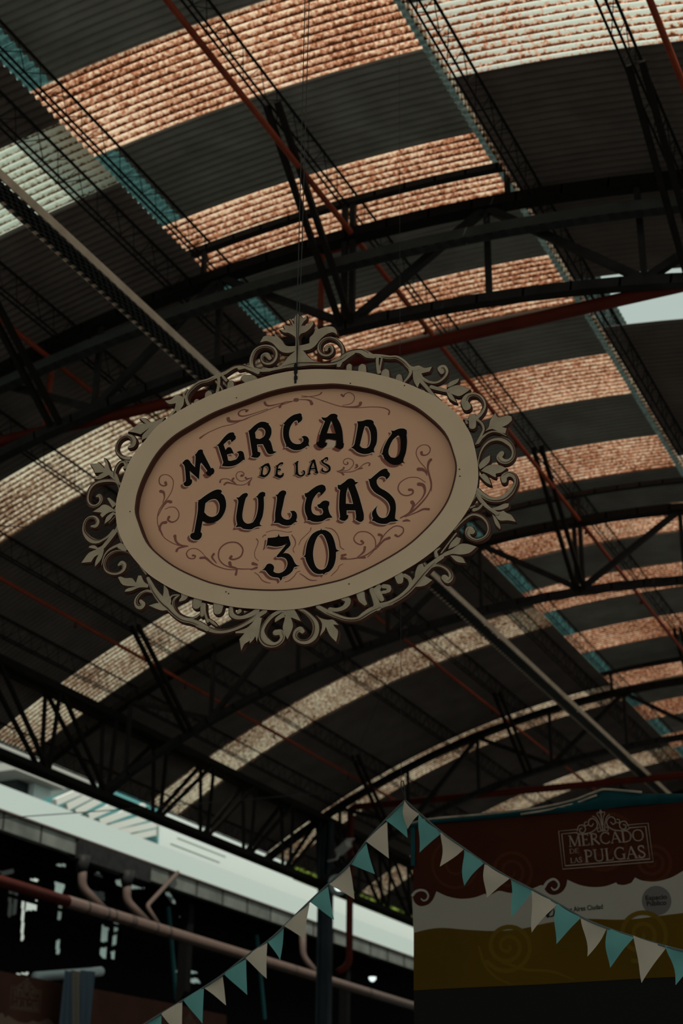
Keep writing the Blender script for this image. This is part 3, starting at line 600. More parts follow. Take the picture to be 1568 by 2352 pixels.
# carved fretwork round the ring: (crop, 'L' outline or 'S' stroke, points, widths in crop units)
O1, O2, O3, O4 = crop(560,710,6.272), crop(380,800,6.031), crop(180,950,7.84), crop(180,1120,7.84)
O5, O6, O7, O8 = crop(260,1270,6.533), crop(460,1350,6.031), crop(660,1330,6.533), crop(860,1200,5.6)
O9, O10, O11 = crop(770,780,5.6), crop(960,820,6.533), crop(1050,1000,9.8)
fret = [
 (O1,'L',[(775,75),(800,95),(850,140),(880,125),(905,100),(905,150),(865,190),(830,250),(900,240),(990,180),(1003,220),(955,290),(890,340),(825,365),(795,415),(800,480),(800,620),(745,620),(750,480),(745,420),(715,390),(645,350),(580,345),(515,300),(600,305),(565,235),(630,245),(695,262),(700,230),(655,150),(690,165),(735,245),(725,170),(745,110)],None),
 (O1,'L',[(745,595),(735,620),(640,700),(560,800),(420,880),(500,870),(760,840),(1000,815),(1150,800),(1250,790),(1050,765),(940,705),(870,620),(820,595)],None),
 (O1,'L',[(748,540),(660,545),(600,530),(560,470),(510,420),(440,345),(455,405),(350,390),(285,405),(238,490),(330,470),(420,505),(490,580),(560,630),(660,640),(748,610)],None),
 (O1,'L',[(800,535),(880,520),(950,500),(955,420),(1010,360),(1050,240),(1075,300),(1180,265),(1280,265),(1330,310),(1350,385),(1290,345),(1200,370),(1110,440),(1030,540),(940,595),(800,612)],None),
 (O1,'S',[(130,860),(110,800),(120,700),(170,600),(260,550),(350,545),(430,580),(465,650),(450,730),(390,785),(310,785),(265,735),(275,675),(330,665),(380,720)],[60,60,58,56,54,54,56,58,58,54,44,40,50,80,60]),
 (O1,'S',[(1370,820),(1415,730),(1430,640),(1410,540),(1340,460),(1240,425),(1150,455),(1095,520),(1090,600),(1140,660),(1220,670),(1275,620),(1260,550),(1205,550),(1190,600)],[70,60,46,44,44,46,48,50,52,50,46,44,50,70,50]),
 (O1,'S',[(-60,860),(60,840),(150,870),(260,895),(380,885)],[60,55,50,48,60]),
 (O1,'S',[(380,885),(560,850),(760,805),(1000,800),(1250,800),(1400,760),(1500,690),(1580,640)],[50,46,50,46,46,60,66,60]),
 (O2,'S',[(1290,350),(1200,305),(1080,262),(970,268),(890,310),(830,350),(750,385)],[50,60,55,55,60,62,50]),
 (O2,'S',[(760,385),(680,415),(590,455),(480,485),(390,550),(315,640),(300,730),(350,830)],[60,66,62,60,60,52,46,44]),
 (O2,'S',[(740,400),(745,500),(720,640)],[50,44,50]), (O2,'S',[(705,470),(780,560),(800,620)],[24,24,24]), (O2,'S',[(800,400),(850,460)],[40,40]),
 (O2,'S',[(905,560),(905,495)],[110,100]), (O2,'S',[(440,800),(435,745)],[100,86]), (O2,'S',[(600,720),(600,640)],[120,110]), (O2,'S',[(1200,520),(1180,450),(1100,420)],[260,190,110]),
 (O2,'L',[(0,735),(80,720),(150,665),(220,668),(265,700),(255,790),(215,850),(235,900),(190,945),(150,870),(80,960),(20,1070),(-10,1050),(60,930),(130,850),(150,770),(60,782)],None),
 (O2,'S',[(270,690),(260,640),(300,590)],[40,36,30]),
 (O3,'L',[(905,340),(1000,270),(1080,212),(1180,192),(1230,200),(1110,95),(1200,95),(1262,140),(1330,170),(1560,90),(1480,220),(1400,360),(1330,440),(1260,440),(1150,490),(1165,400),(1230,330),(1290,265),(1130,385),(1000,350)],None),
 (O3,'S',[(930,815),(850,810),(770,770),(705,690),(695,600),(730,510),(800,440),(890,410),(970,440),(1005,510),(985,580),(930,610)],[70,60,52,46,48,52,58,66,90,110,100,60]),
 (O3,'S',[(710,1260),(665,1160),(665,1060),(705,960),(765,890),(835,880),(870,930),(850,985)],[46,44,42,42,46,60,84,60]), (O3,'S',[(840,870),(980,870)],[46,20]),
 (O3,'L',[(225,920),(355,908),(360,880),(480,1000),(505,900),(472,800),(530,870),(590,1040),(700,1100),(770,1290),(640,1190),(560,1120),(400,1195),(300,1190),(390,1120),(470,1070),(310,1082),(290,1020)],None),
 (O3,'S',[(790,1300),(680,1230),(560,1215),(430,1225),(310,1270),(225,1360),(180,1480),(180,1590),(225,1660),(300,1680),(380,1640),(420,1560),(390,1490),(350,1500)],[60,56,66,74,60,54,52,54,58,58,64,70,70,50]),
 (O3,'S',[(700,1250),(740,1350),(745,1450),(720,1600),(690,1640)],[20,18,16,18,24]),
 (O4,'L',[(268,440),(380,372),(450,318),(540,330),(650,405),(705,300),(625,372),(525,200),(560,190),(690,300),(760,380),(740,480),(640,440),(530,470),(440,548),(398,500),(430,460)],None),
 (O4,'L',[(478,662),(515,540),(630,450),(700,480),(690,505),(640,500),(580,585)],None), (O4,'S',[(560,640),(640,560),(690,500)],[14,20,16]),
 (O4,'S',[(245,705),(320,695),(355,620),(310,550),(230,540),(150,590),(110,690),(112,800),(175,900),(255,960),(350,980),(440,950),(550,880),(640,780)],[40,80,76,58,54,54,52,62,100,110,80,50,50,50]),
 (O4,'S',[(730,680),(690,780),(600,900),(520,1000),(440,1090),(350,1140)],[60,70,80,80,80,70]),
 (O4,'L',[(65,1365),(180,1205),(260,1155),(350,1120),(300,1112),(195,1090),(220,1060),(300,1052),(360,1098),(440,1060),(470,1130),(420,1300),(310,1435),(320,1330),(375,1215),(300,1260),(240,1350)],None),
 (O4,'S',[(745,1040),(640,1085),(540,1150),(470,1250),(430,1400)],[60,50,40,30,20]),
 (O4,'S',[(1230,1570),(1130,1430),(1020,1280),(890,1180),(740,1150),(610,1190),(515,1280),(480,1400),(515,1500),(610,1550),(720,1550),(810,1495),(835,1410),(790,1365),(740,1400)],[26,26,24,24,40,52,52,52,54,56,60,74,90,84,50]),
 (O5,'L',[(80,375),(120,365),(190,390),(290,390),(350,460),(385,350),(430,350),(470,440),(540,490),(530,530),(400,530),(280,580),(180,592),(220,545),(350,512),(160,492)],None),
 (O5,'S',[(620,600),(510,580),(410,630),(350,720),(365,800),(420,820),(455,780),(420,730)],[40,42,46,54,66,84,80,50]),
 (O5,'S',[(530,390),(570,470),(620,570),(690,670),(770,760),(840,820),(920,910),(1040,1000),(1180,1035),(1300,1080),(1420,1150)],[50,70,90,110,120,110,90,80,80,84,80]),
 (O5,'L',[(545,800),(640,770),(710,760),(760,640),(770,490),(830,560),(850,640),(880,740),(830,870),(720,872)],None), (O5,'S',[(830,740),(860,690),(900,650),(980,640)],[30,30,26,24]),
 (O5,'S',[(990,640),(930,690),(905,760),(935,860),(1010,940),(1120,985),(1220,980),(1310,920)],[30,36,40,40,40,34,30,26]),
 (O5,'S',[(1270,720),(1255,790)],[150,130]), (O5,'S',[(1080,640),(1060,680),(1010,720)],[130,100,40]), (O5,'S',[(1340,780),(1340,940)],[60,60]),
 (O6,'S',[(-30,520),(120,580),(250,610),(380,600),(520,555),(650,490),(780,410),(900,330)],[70,66,64,62,62,62,66,70]),
 (O6,'S',[(260,230),(250,320)],[160,130]), (O6,'S',[(430,290),(440,370),(500,415),(580,420),(680,390),(790,330)],[60,70,60,50,66,80]), (O6,'S',[(550,330),(530,350)],[60,50]),
 (O6,'S',[(60,240),(70,350),(110,480)],[46,34,34]), (O6,'S',[(120,450),(180,490),(240,540)],[30,40,20]),
 (O6,'L',[(550,720),(620,640),(500,640),(490,620),(590,590),(680,545),(800,410),(860,430),(825,600),(790,760),(770,680),(740,730),(690,780),(705,650),(690,740),(620,790),(575,880)],None),
 (O6,'S',[(1140,320),(1000,400),(910,500),(860,600),(870,700),(930,770),(1020,800),(1100,770),(1145,700),(1120,630),(1050,630)],[50,60,60,70,120,120,76,66,70,84,84]),
 (O6,'L',[(1120,330),(1190,400),(1040,490),(1050,430),(1150,350),(1180,420),(1150,550),(1170,640),(1215,725),(1275,600),(1290,520),(1260,420),(1400,475),(1310,310)],None),
 (O7,'S',[(120,440),(240,480),(350,570),(420,670),(430,780),(390,880),(300,945),(190,940),(120,880),(130,800),(190,760),(230,790)],[30,46,60,90,104,100,76,60,64,76,90,70]),
 (O7,'L',[(430,540),(490,590),(600,620),(690,620),(770,695),(690,690),(725,740),(765,800),(735,950),(640,850),(580,720),(560,780),(490,865),(525,680)],None),
 (O7,'S',[(460,420),(600,500),(750,565),(900,610),(1050,605),(1150,545),(1250,480),(1400,415),(1568,365)],[60,76,66,60,64,90,96,80,66]),
 (O7,'S',[(640,460),(740,470),(840,440),(900,380),(905,320),(830,290)],[60,60,70,90,90,70]),
 (O7,'S',[(1270,170),(1320,300),(1360,440)],[80,90,100]), (O7,'S',[(1100,230),(1120,310),(1170,380)],[130,110,60]), (O7,'S',[(1370,130),(1360,170)],[90,70]), (O7,'S',[(1450,120),(1530,140),(1520,190),(1440,200)],[60,60,50,40]),
 (O8,'S',[(20,1085),(180,1050),(310,985),(420,900),(500,810),(580,710),(670,610),(770,520),(870,450)],[70,60,64,76,90,100,90,64,60]),
 (O8,'S',[(390,690),(450,730),(470,800),(445,870)],[50,50,50,60]), (O8,'S',[(320,700),(330,760)],[120,90]), (O8,'S',[(120,830),(190,840),(160,900),(100,910)],[60,50,40,40]), (O8,'S',[(30,880),(100,1000)],[90,60]),
 (O8,'L',[(815,470),(900,395),(1000,350),(1100,285),(1200,285),(1315,320),(1220,400),(1100,420),(1000,412),(880,452)],None),
 (O8,'L',[(975,430),(1050,435),(1130,460),(1172,530),(1060,512)],None),
 (O8,'S',[(700,590),(800,555),(890,575),(965,635),(985,710),(945,750),(900,715)],[40,36,40,46,60,84,80]),
 (O8,'L',[(490,840),(560,770),(640,690),(745,750),(640,822)],None), (O8,'L',[(520,720),(530,640),(565,560),(620,535),(645,600),(640,680)],None),
 (O8,'L',[(950,355),(985,270),(1060,195),(1112,215),(1080,290)],None), (O8,'S',[(800,440),(790,380),(840,340)],[50,40,20]), (O8,'S',[(860,400),(950,280),(1050,150)],[20,20,22]),
 (O9,'S',[(-30,300),(60,250),(150,190),(250,158),(340,160),(420,205),(500,230)],[60,62,62,60,84,100,60]),
 (O9,'S',[(500,215),(600,225),(700,240),(790,240),(880,290),(960,370),(1050,390)],[50,56,56,54,56,60,64]),
 (O9,'S',[(545,230),(545,330),(565,430)],[44,40,60]), (O9,'S',[(600,260),(575,390)],[26,26]),
 (O9,'S',[(350,440),(350,370)],[120,110]), (O9,'S',[(640,500),(645,430)],[130,110]), (O9,'S',[(820,540),(820,485)],[110,80]), (O9,'S',[(180,420),(180,350)],[80,76]),
 (O9,'S',[(960,370),(970,430),(940,490),(890,550)],[60,44,34,30]),
 (O9,'L',[(1000,360),(1080,343),(1150,375),(1245,358),(1215,420),(1110,445),(1135,500),(1090,565),(1060,632),(1010,540),(1000,440)],None),
 (O9,'S',[(1100,490),(1190,545),(1300,555),(1390,500),(1430,425),(1400,365),(1350,380),(1375,430)],[44,44,44,46,54,66,74,60]),
 (O9,'S',[(1110,550),(1190,640),(1260,730),(1340,800)],[50,48,50,44]),
 (O10,'L',[(430,530),(460,480),(560,440),(640,440),(780,500),(700,560),(620,600),(540,580)],None), (O10,'L',[(440,470),(480,390),(620,335),(590,400),(500,450)],None), (O10,'L',[(430,540),(510,575),(585,702),(480,640)],None),
 (O10,'S',[(200,460),(300,490),(450,525)],[60,60,50]),
 (O10,'S',[(850,950),(940,870),(995,770),(985,680),(920,600),(830,575),(745,600),(700,680),(735,760)],[60,56,50,50,56,60,84,110,130]),
 (O10,'S',[(820,920),(820,1050)],[120,110]), (O10,'S',[(700,940),(800,950),(900,930)],[24,40,40]), (O10,'S',[(735,1000),(720,970)],[40,30]),
 (O10,'L',[(1005,1125),(1060,1060),(1085,960),(1160,848),(1185,900),(1230,915),(1340,888),(1402,905),(1410,960),(1330,1030),(1200,1080),(1080,1095)],None), (O10,'L',[(1120,1090),(1230,1060),(1330,1080),(1310,1160),(1220,1132)],None),
 (O10,'S',[(870,940),(950,1000),(985,1090),(950,1180),(890,1300)],[40,36,34,36,44]), (O10,'S',[(900,1300),(990,1190),(1110,1130),(1220,1140),(1320,1190)],[40,30,26,24,16]),
 (O11,'S',[(465,700),(478,560),(520,400),(600,250),(720,140),(870,90),(1010,100),(1130,160),(1225,260),(1270,390),(1240,520),(1140,600),(1020,590),(950,510),(1000,420)],[30,36,46,60,76,96,120,130,96,80,90,110,130,140,120]),
 (O11,'S',[(420,215),(520,110),(640,0)],[40,40,50]),
 (O11,'L',[(490,690),(590,560),(740,465),(732,600),(640,705),(515,785)],None), (O11,'L',[(540,820),(640,730),(780,675),(950,690),(1115,762),(1000,850),(870,880),(870,965),(800,935),(700,880)],None), (O11,'L',[(490,910),(600,880),(700,970),(768,1140),(640,1070)],None),
 (O11,'S',[(450,1250),(560,1350),(700,1440),(860,1470),(1040,1430),(1190,1310),(1290,1170),(1325,1040),(1270,930),(1160,890),(1060,950),(1060,1040)],[110,110,110,120,150,150,90,86,110,130,150,120]),
 (O11,'S',[(440,1330),(540,1480),(660,1610),(780,1700),(900,1780)],[80,90,80,80,90]),
 (O11,'L',[(800,1700),(950,1735),(1040,1705),(1110,1760),(1220,1810),(1318,1955),(1140,1925),(970,1930),(880,1850)],None), (O11,'L',[(785,1640),(900,1620),(1060,1550),(1165,1548),(1150,1620),(1020,1682),(850,1692)],None), (O11,'L',[(790,1790),(860,1850),(930,1960),(975,2080),(960,2125),(860,2010)],None),
 (O11,'S',[(-60,2130),(60,2000),(200,1870),(340,1790),(480,1800),(600,1870),(690,1990),(715,2140),(660,2270),(540,2350),(420,2370),(300,2320),(240,2230),(280,2140),(340,2180)],[40,40,50,66,80,76,70,66,66,66,64,70,110,190,130]),
 (O11,'S',[(250,1690),(320,1540),(420,1370)],[26,26,40]), (O11,'S',[(380,1690),(480,1660),(560,1580)],[90,60,50]), (O11,'S',[(300,1640),(400,1600)],[50,40]),
 (O11,'S',[(430,1330),(300,1200)],[70,100]), (O4,'S',[(720,800),(790,1000)],[24,24]), (O4,'S',[(760,1060),(850,1100)],[120,130]),
]
for i, (cf, kind, pts, ws) in enumerate(fret):
    b = MB(); e = .00035*(i % 13)
    p = uvs(cf(pts)); k = (Vector(p[0])-Vector(p[1])).length; q = cf(pts)
    sc = 1.0
    if kind == 'L':
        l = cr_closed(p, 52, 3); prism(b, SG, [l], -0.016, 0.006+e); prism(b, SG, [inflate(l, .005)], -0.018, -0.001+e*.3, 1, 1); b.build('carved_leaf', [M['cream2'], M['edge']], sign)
    else:
        s = PXM/((lambda f: f([(0, 0), (1, 0)])[1][0]-f([(0, 0), (1, 0)])[0][0])(cf)**-1)
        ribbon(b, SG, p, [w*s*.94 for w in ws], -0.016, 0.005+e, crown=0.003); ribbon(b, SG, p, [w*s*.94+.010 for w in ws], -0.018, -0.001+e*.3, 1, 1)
        if len(p) > 6:                                # dark painted groove along the curl
            g0 = []
            for j_ in range(1, len(p)-1):
                d_ = (p[j_+1]-p[j_-1]); d_ = d_.normalized() if d_.length > 1e-9 else Vector((1, 0))
                tt = j_/(len(p)-1)*(len(ws)-1); wj = ws[min(int(tt+.5), len(ws)-1)]*s
                side_ = 1 if i % 2 else -1
                g0.append(p[j_]+Vector((-d_.y, d_.x))*wj*.24*side_)
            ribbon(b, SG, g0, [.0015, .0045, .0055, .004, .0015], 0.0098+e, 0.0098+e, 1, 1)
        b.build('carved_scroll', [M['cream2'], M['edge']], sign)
# hanger bracket and twin wires up to the roof
b = MB(); c0 = SG.uv(682, 868)
for yy in (845, 858, 872): b.box(SG.P(SG.uv(681, yy), 0.017), 0.016, 0.006, 0.018)
b.bar(SG.P(SG.uv(681, 838), 0.016), SG.P(SG.uv(680, 884), 0.016), 0.010, 0.004, up=SG.n); b.build('hanging_bracket', M['steel'], sign)
w = MB(); tp = SG.P(SG.uv(684, 845), 0.019)
for s in (-1, 1):
    w.tube([tp, SG.P(SG.uv(686, 735), 0.018)+SG.u*.006*s, SG.P(SG.uv(690, 600), 0.01)+SG.u*.008*s, tp+Vector((SG.u.x*.02*s, SG.u.y*.02*s, 11.0-tp.z))], 0.0022, 6)
tag(w.build('hanging_wire', M['wire']), 'thin twin steel wires holding up the oval sign', 'wire')

# ------------------------------------------------------------------ brown market banner on its kiosk
BN = Plane((950, 1897), 11.0, 20.0)
Q = crop(900, 1780, 2.3473); BPX = 11.0/F/2.3473
M['bbrown'] = mat('brown_vinyl', (0.040, 0.009, 0.003), 0.7, 0, 0.2, 3)
M['bbrown2'] = mat('lighter_brown_print', (0.053, 0.014, 0.006), 0.7)
M['bwhite'] = mat('grey_white_vinyl', (0.27, 0.24, 0.20), 0.7, 0, 0.06, 3)
M['byellow'] = mat('mustard_vinyl', (0.085, 0.045, 0.001), 0.6, 0, 0.2, 2)
M['byellow2'] = mat('lighter_mustard_print', (0.100, 0.057, 0.004), 0.6)
M['blogo'] = mat('pale_logo_print', (0.20, 0.145, 0.115), 0.6)
M['bgrey'] = mat('grey_disc_print', (0.11, 0.095, 0.09), 0.6)
M['bblack'] = mat('black_print', (0.012, 0.012, 0.012), 0.6)
M['tarp'] = mat('dark_teal_tarpaulin', (0.006, 0.045, 0.052), 0.5, 0, 0.3, 6)
M['tarp_dust'] = mat('dusty_tarpaulin_fold', (0.30, 0.25, 0.20), 0.8, 0, 0.5, 9)
ban = empty('market_banner', BN.o); tag(ban, 'large brown, white and mustard market banner with a pale framed logo', 'banner')
def bq(pts): return [BN.uv(x, y) for x, y in Q(pts)]
XR = 1950
def plate(name, pts, n, m, parent, sharp=60, back=None):
    b = MB(); prism(b, BN, [cr_closed(bq(pts), sharp, 3)], n if back is None else back, n, 0, 0); return b.build(name, m, parent)
field = plate('brown_field', [(110,272),(500,240),(900,205),(1300,167),(1568,142),(XR,108),(XR,700),(1568,745),(1000,800),(118,860)], 0.0, M['bbrown'], ban, back=-.02)
wave_top = [(108,645),(114,668),(126,692),(150,707),(178,705),(205,692),(225,665),(240,628),(300,655),(370,668),(440,662),(490,645),(505,640),(515,655),(545,640),(580,625),(640,637),(700,627),(760,612),(800,595),(818,598),(828,625),(850,643),(880,647),(915,632),(938,600),(945,565),(1010,593),(1080,605),(1150,600),(1208,580),(1215,590),(1250,594),(1290,582),(1310,553),(1350,570),(1420,575),(1500,555),(1568,518),(1650,470),(XR,420)]
white = plate('white_wave', wave_top+[(XR,740),(1568,762),(1400,780),(1200,795),(900,810),(560,855),(118,870)], 0.003, M['bwhite'], ban, 35)
yellow = plate('mustard_field', [(118,852),(200,832),(280,825),(400,835),(560,842),(700,830),(830,800),(950,782),(1050,776),(1200,781),(1300,778),(1400,766),(1568,745),(XR,700),(XR,1075),(1500,1090),(1100,1112),(790,1130),(400,1147),(118,1162)], 0.006, M['byellow'], ban, back=-.02)
def bstroke(mb, pts, ws, n): ribbon(mb, BN, bq(pts), [w*BPX for w in ws], n, n)
b = MB()
bstroke(b, [(112,648),(128,630),(155,621),(182,628),(196,650),(188,672),(170,678),(158,668)], [16,14,12,11,10,9,8,6], .0045)
bstroke(b, [(820,605),(838,578),(868,562),(890,572),(900,594),(890,614),(872,620),(860,608)], [16,14,12,11,10,9,8,6], .0045)
b.build('white_curls', M['bwhite'], ban)
def spiral(mb, cx, cy, r0, r1, turns, w, n, ph=0.0):
    k = int(turns*14); pts = [(cx+(r0+(r1-r0)*i/k)*math.cos(ph+2*PI*turns*i/k), cy+(r0+(r1-r0)*i/k)*math.sin(ph+2*PI*turns*i/k)) for i in range(k+1)]
    ribbon(mb, BN, bq(pts), [w*BPX*.7, w*BPX, w*BPX], n, n, sub=2)
for a_ in ((355, 490, 30, 150, 1.6, 16, .0012, .5), (640, 520, 20, 125, 2.3, 18, .0014, 0), (1150, 380, 40, 180, 1.8, 18, .0013, .4), (1405, 470, 15, 108, 2.3, 18, .0015, 0)):
    b = MB(); spiral(b, *a_); b.build('brown_swirl', M['bbrown2'], ban)
for a_ in ((625, 925, 12, 140, 2.4, 22, .0072), (1345, 860, 12, 150, 2.3, 22, .0074)):
    b = MB(); spiral(b, *a_); b.build('mustard_swirl', M['byellow2'], ban)
b = MB(); bstroke(b, [(470,930),(500,1020),(560,1090),(640,1128)], [14,14,14,8], .0076); bstroke(b, [(600,1010),(720,1050),(860,1060),(980,1105)], [18,16,14,6], .0078)
b.build('mustard_tail', M['byellow2'], ban)
# framed logo with crest
def serif_word(mb, word, pl, p0, ux, uy, h, n, tw=1.0):
    """roman capitals from thick and thin strokes; p0 base left, ux/uy unit vectors in the plane, h height"""
    TK, TN = 0.15*tw, 0.065*tw
    G = {'M': (1.02, [([(.13,0),(.17,1)],TN),([(.17,1),(.51,.03)],TK),([(.51,.03),(.86,1)],TN),([(.86,1),(.90,0)],TK),([(.02,.02),(.26,.02)],TN),([(.78,.02),(1.0,.02)],TN),([(.04,.98),(.2,.98)],TN),([(.84,.98),(.98,.98)],TN)]),
     'E': (.66, [([(.16,0),(.16,1)],TK),([(.03,.02),(.58,.02)],TN),([(.03,.98),(.55,.98)],TN),([(.16,.52),(.45,.52)],TN),([(.58,.0),(.60,.2)],TN),([(.55,1),(.56,.82)],TN),([(.45,.42),(.45,.62)],TN)]),
     'R': (.74, [([(.16,0),(.16,1)],TK),([(.03,.02),(.3,.02)],TN),([(.03,.98),(.3,.98),(.52,.88),(.54,.66),(.4,.53),(.16,.5)],TN*1.5),([(.32,.52),(.74,.0)],TK)]),
     'C': (.82, [([(.78,.82),(.6,.97),(.36,.96),(.14,.75),(.08,.5),(.15,.22),(.38,.04),(.62,.04),(.8,.2)],TN*1.5),([(.13,.72),(.09,.5),(.14,.26)],TK),([(.78,.98),(.78,.75)],TN)]),
     'A': (.84, [([(.1,0),(.42,1)],TN),([(.42,1),(.76,0)],TK),([(.22,.36),(.62,.36)],TN),([(.0,.02),(.22,.02)],TN),([(.62,.02),(.86,.02)],TN)]),
     'D': (.84, [([(.16,0),(.16,1)],TK),([(.03,.02),(.35,.02),(.62,.12),(.76,.35),(.77,.6),(.64,.86),(.38,.98),(.03,.98)],TN*1.4),([(.72,.28),(.78,.5),(.73,.73)],TK)]),
     'O': (.92, [([(.46,.98),(.22,.9),(.08,.65),(.08,.35),(.22,.1),(.46,.02),(.7,.1),(.84,.35),(.84,.65),(.7,.9),(.46,.98)],TN*1.4),([(.1,.68),(.07,.5),(.1,.32)],TK),([(.82,.68),(.85,.5),(.82,.32)],TK)]),
     'P': (.64, [([(.16,0),(.16,1)],TK),([(.03,.02),(.3,.02)],TN),([(.03,.98),(.3,.98),(.52,.88),(.57,.7),(.48,.5),(.16,.45)],TN*1.5),([(.54,.85),(.57,.7),(.52,.55)],TK*.8)]),
     'U': (.86, [([(.16,1),(.16,.3),(.25,.08),(.46,.02),(.64,.1),(.71,.3),(.71,1)],TN*1.3),([(.16,1),(.16,.25)],TK),([(.03,.98),(.3,.98)],TN),([(.6,.98),(.82,.98)],TN)]),
     'L': (.64, [([(.16,0),(.16,1)],TK),([(.03,.02),(.58,.02)],TN),([(.03,.98),(.3,.98)],TN),([(.58,0),(.6,.24)],TN)]),
     'G': (.88, [([(.78,.82),(.6,.97),(.36,.96),(.14,.75),(.08,.5),(.15,.22),(.38,.04),(.62,.05),(.76,.1)],TN*1.5),([(.13,.72),(.09,.5),(.14,.26)],TK),([(.76,.0),(.76,.42)],TK*.9),([(.62,.42),(.88,.42)],TN),([(.76,.97),(.76,.75)],TN)]),
     'S': (.6, [([(.5,.8),(.4,.95),(.2,.95),(.1,.78),(.18,.6),(.42,.42),(.52,.25),(.42,.06),(.2,.03),(.08,.2)],TK*.8),([(.5,.98),(.51,.75)],TN),([(.08,.0),(.07,.25)],TN)])}
    x = 0.0
    for ch in word:
        if ch == ' ': x += .3; continue
        w_, ss = G[ch]
        for pts, wd in ss:
            ribbon(mb, pl, [Vector(p0)+ux*((x+a)*h)+uy*(bv*h) for a, bv in pts], [wd*h], n, n, round_ends=False, sub=4)
        x += w_+.03
    return x*h
def logo(mb, pl, conv, n, full=True):
    c = conv
    def ln(pts, w): ribbon(mb, pl, c(pts), [w*conv.k], n, n, round_ends=False, sub=1)
    def cv(pts, w): ribbon(mb, pl, c(pts), [w*conv.k], n, n, sub=5)
    # outer and inner rules, open under the crest   (logo drawn in a 1000 x 420 field)
    for g, w in ((0, 9), (32, 13)):
        ln([(210-g*.0, 0+g), (0+g, 0+g), (0+g, 400-g), (1000-g, 400-g), (1000-g, 0+g), (780, 0+g)], w)
    for s in (-1, 1):
        m = lambda pts: [(495+s*x, y) for x, y in pts]
        cv(m([(285,12),(262,-35),(215,-40),(190,0),(215,38),(255,30),(255,0),(232,-8)]), 11)
        cv(m([(300,34),(270,48),(200,52),(120,38),(62,-5),(56,-60),(95,-100),(140,-85),(150,-40),(120,-20),(98,-45)]), 11)
        cv(m([(150,-40),(190,-30),(195,-62),(168,-70)]), 9)
        cv(m([(20,40),(30,-30),(58,-100),(95,-125)]), 9); cv(m([(8,-20),(18,-90),(45,-150),(22,-160)]), 8); cv(m([(12,30),(50,45),(60,15),(40,0)]), 9)
    cv([(495, 45), (495, -60), (495, -165)], 12); cv([(480, -150), (495, -185), (510, -150)], 9)
    h = 118*conv.k; u0, u1 = c([(92, 170), (900, 170)]); ux = (u1-u0).normalized(); v0 = c([(92, 52)])[0]; uy = (v0-u0).normalized()
    Lx = (u1-u0).length
    def fit(word, px, py, wpx, hpx, tw=1.0):
        p0 = c([(px, py)])[0]; hh = hpx*conv.k
        t = MB(); L = serif_word(t, word, pl, p0, ux, uy, hh, n, tw)
        serif_word(mb, word, pl, p0, ux*(wpx*conv.k/L), uy, hh, n, tw)
    fit('MERCADO', 95, 175, 820, 122)
    fit('PULGAS', 255, 350, 660, 130)
    fit('DE', 95, 245, 105, 48, 1.1); fit('LAS', 95, 345, 130, 55, 1.1)
class Conv:
    """maps the logo's own 1000 x 420 field onto a plane from its corner pixels (top left, top right, bottom left)"""
    def __init__(s, pl, tl, tr, bl):
        s.o = pl.uv(*tl); s.ex = (pl.uv(*tr)-s.o)/1000; s.ey = (pl.uv(*bl)-s.o)/400; s.k = (s.ex.length+s.ey.length)/2
    def __call__(s, pts): return [s.o+s.ex*x+s.ey*y for x, y in pts]
lg = MB(); q4 = Q([(898, 303), (1380, 260), (920, 508)])
logo(lg, BN, Conv(BN, *q4), 0.0022); lo = lg.build('framed_logo', M['blogo'], ban)
def text_mesh(name, s, pl, p0, p1, height, n, m, parent, align='LEFT'):
    cu = bpy.data.curves.new(name, 'FONT'); cu.body = s; cu.align_x = align; cu.size = 1.0; cu.offset = 0.022
    t = bpy.data.objects.new(name, cu); COL.objects.link(t)
    bpy.context.view_layer.update()
    me = bpy.data.meshes.new_from_object(t.evaluated_get(bpy.context.evaluated_depsgraph_get()))
    bpy.data.objects.remove(t); bpy.data.curves.remove(cu)
    xs = [v.co.x for v in me.vertices]; x0, x1 = min(xs), max(xs); y0 = min(v.co.y for v in me.vertices)
    d = (p1-p0); ux = d/(x1-x0); uy = Vector((-d.y, d.x)).normalized()*height
    for v in me.vertices: v.co = pl.P(p0+ux*(v.co.x-x0)+uy*v.co.y, n)
    me.materials.clear(); me.materials.append(m)
    o = bpy.data.objects.new(name, me); COL.objects.link(o); o.parent = parent; o.matrix_parent_inverse = parent.matrix_world.inverted()
    return o
p = bq([(885, 745), (1138, 722)]); text_mesh('city_lettering', 'Buenos Aires Ciudad', BN, p[0], p[1], 34*BPX, .0045, M['bblack'], white)
b = MB(); c = bq([(1426, 678)])[0]; rr = 73*BPX
prism(b, BN, [[c+Vector((rr*math.cos(2*PI*i/40), rr*math.sin(2*PI*i/40))) for i in range(40)]], .0042, .0042); b.build('grey_disc', M['bgrey'], white)
p = bq([(1368, 676), (1483, 668), (1374, 707), (1480, 700)])
text_mesh('disc_lettering', 'Espacio', BN, p[0], p[1], 32*BPX, .0056, M['bblack'], white); text_mesh('disc_lettering', 'P\u00fablico', BN, p[2], p[3], 32*BPX, .0056, M['bblack'], white)
b = MB(); bstroke(b, [(840,762),(838,745),(856,725),(862,702)], [16,26,18,4], .0046); bstroke(b, [(848,765),(868,760),(874,738),(866,712)], [6,8,8,3], .0047); b.build('city_emblem', M['bblack'], white)
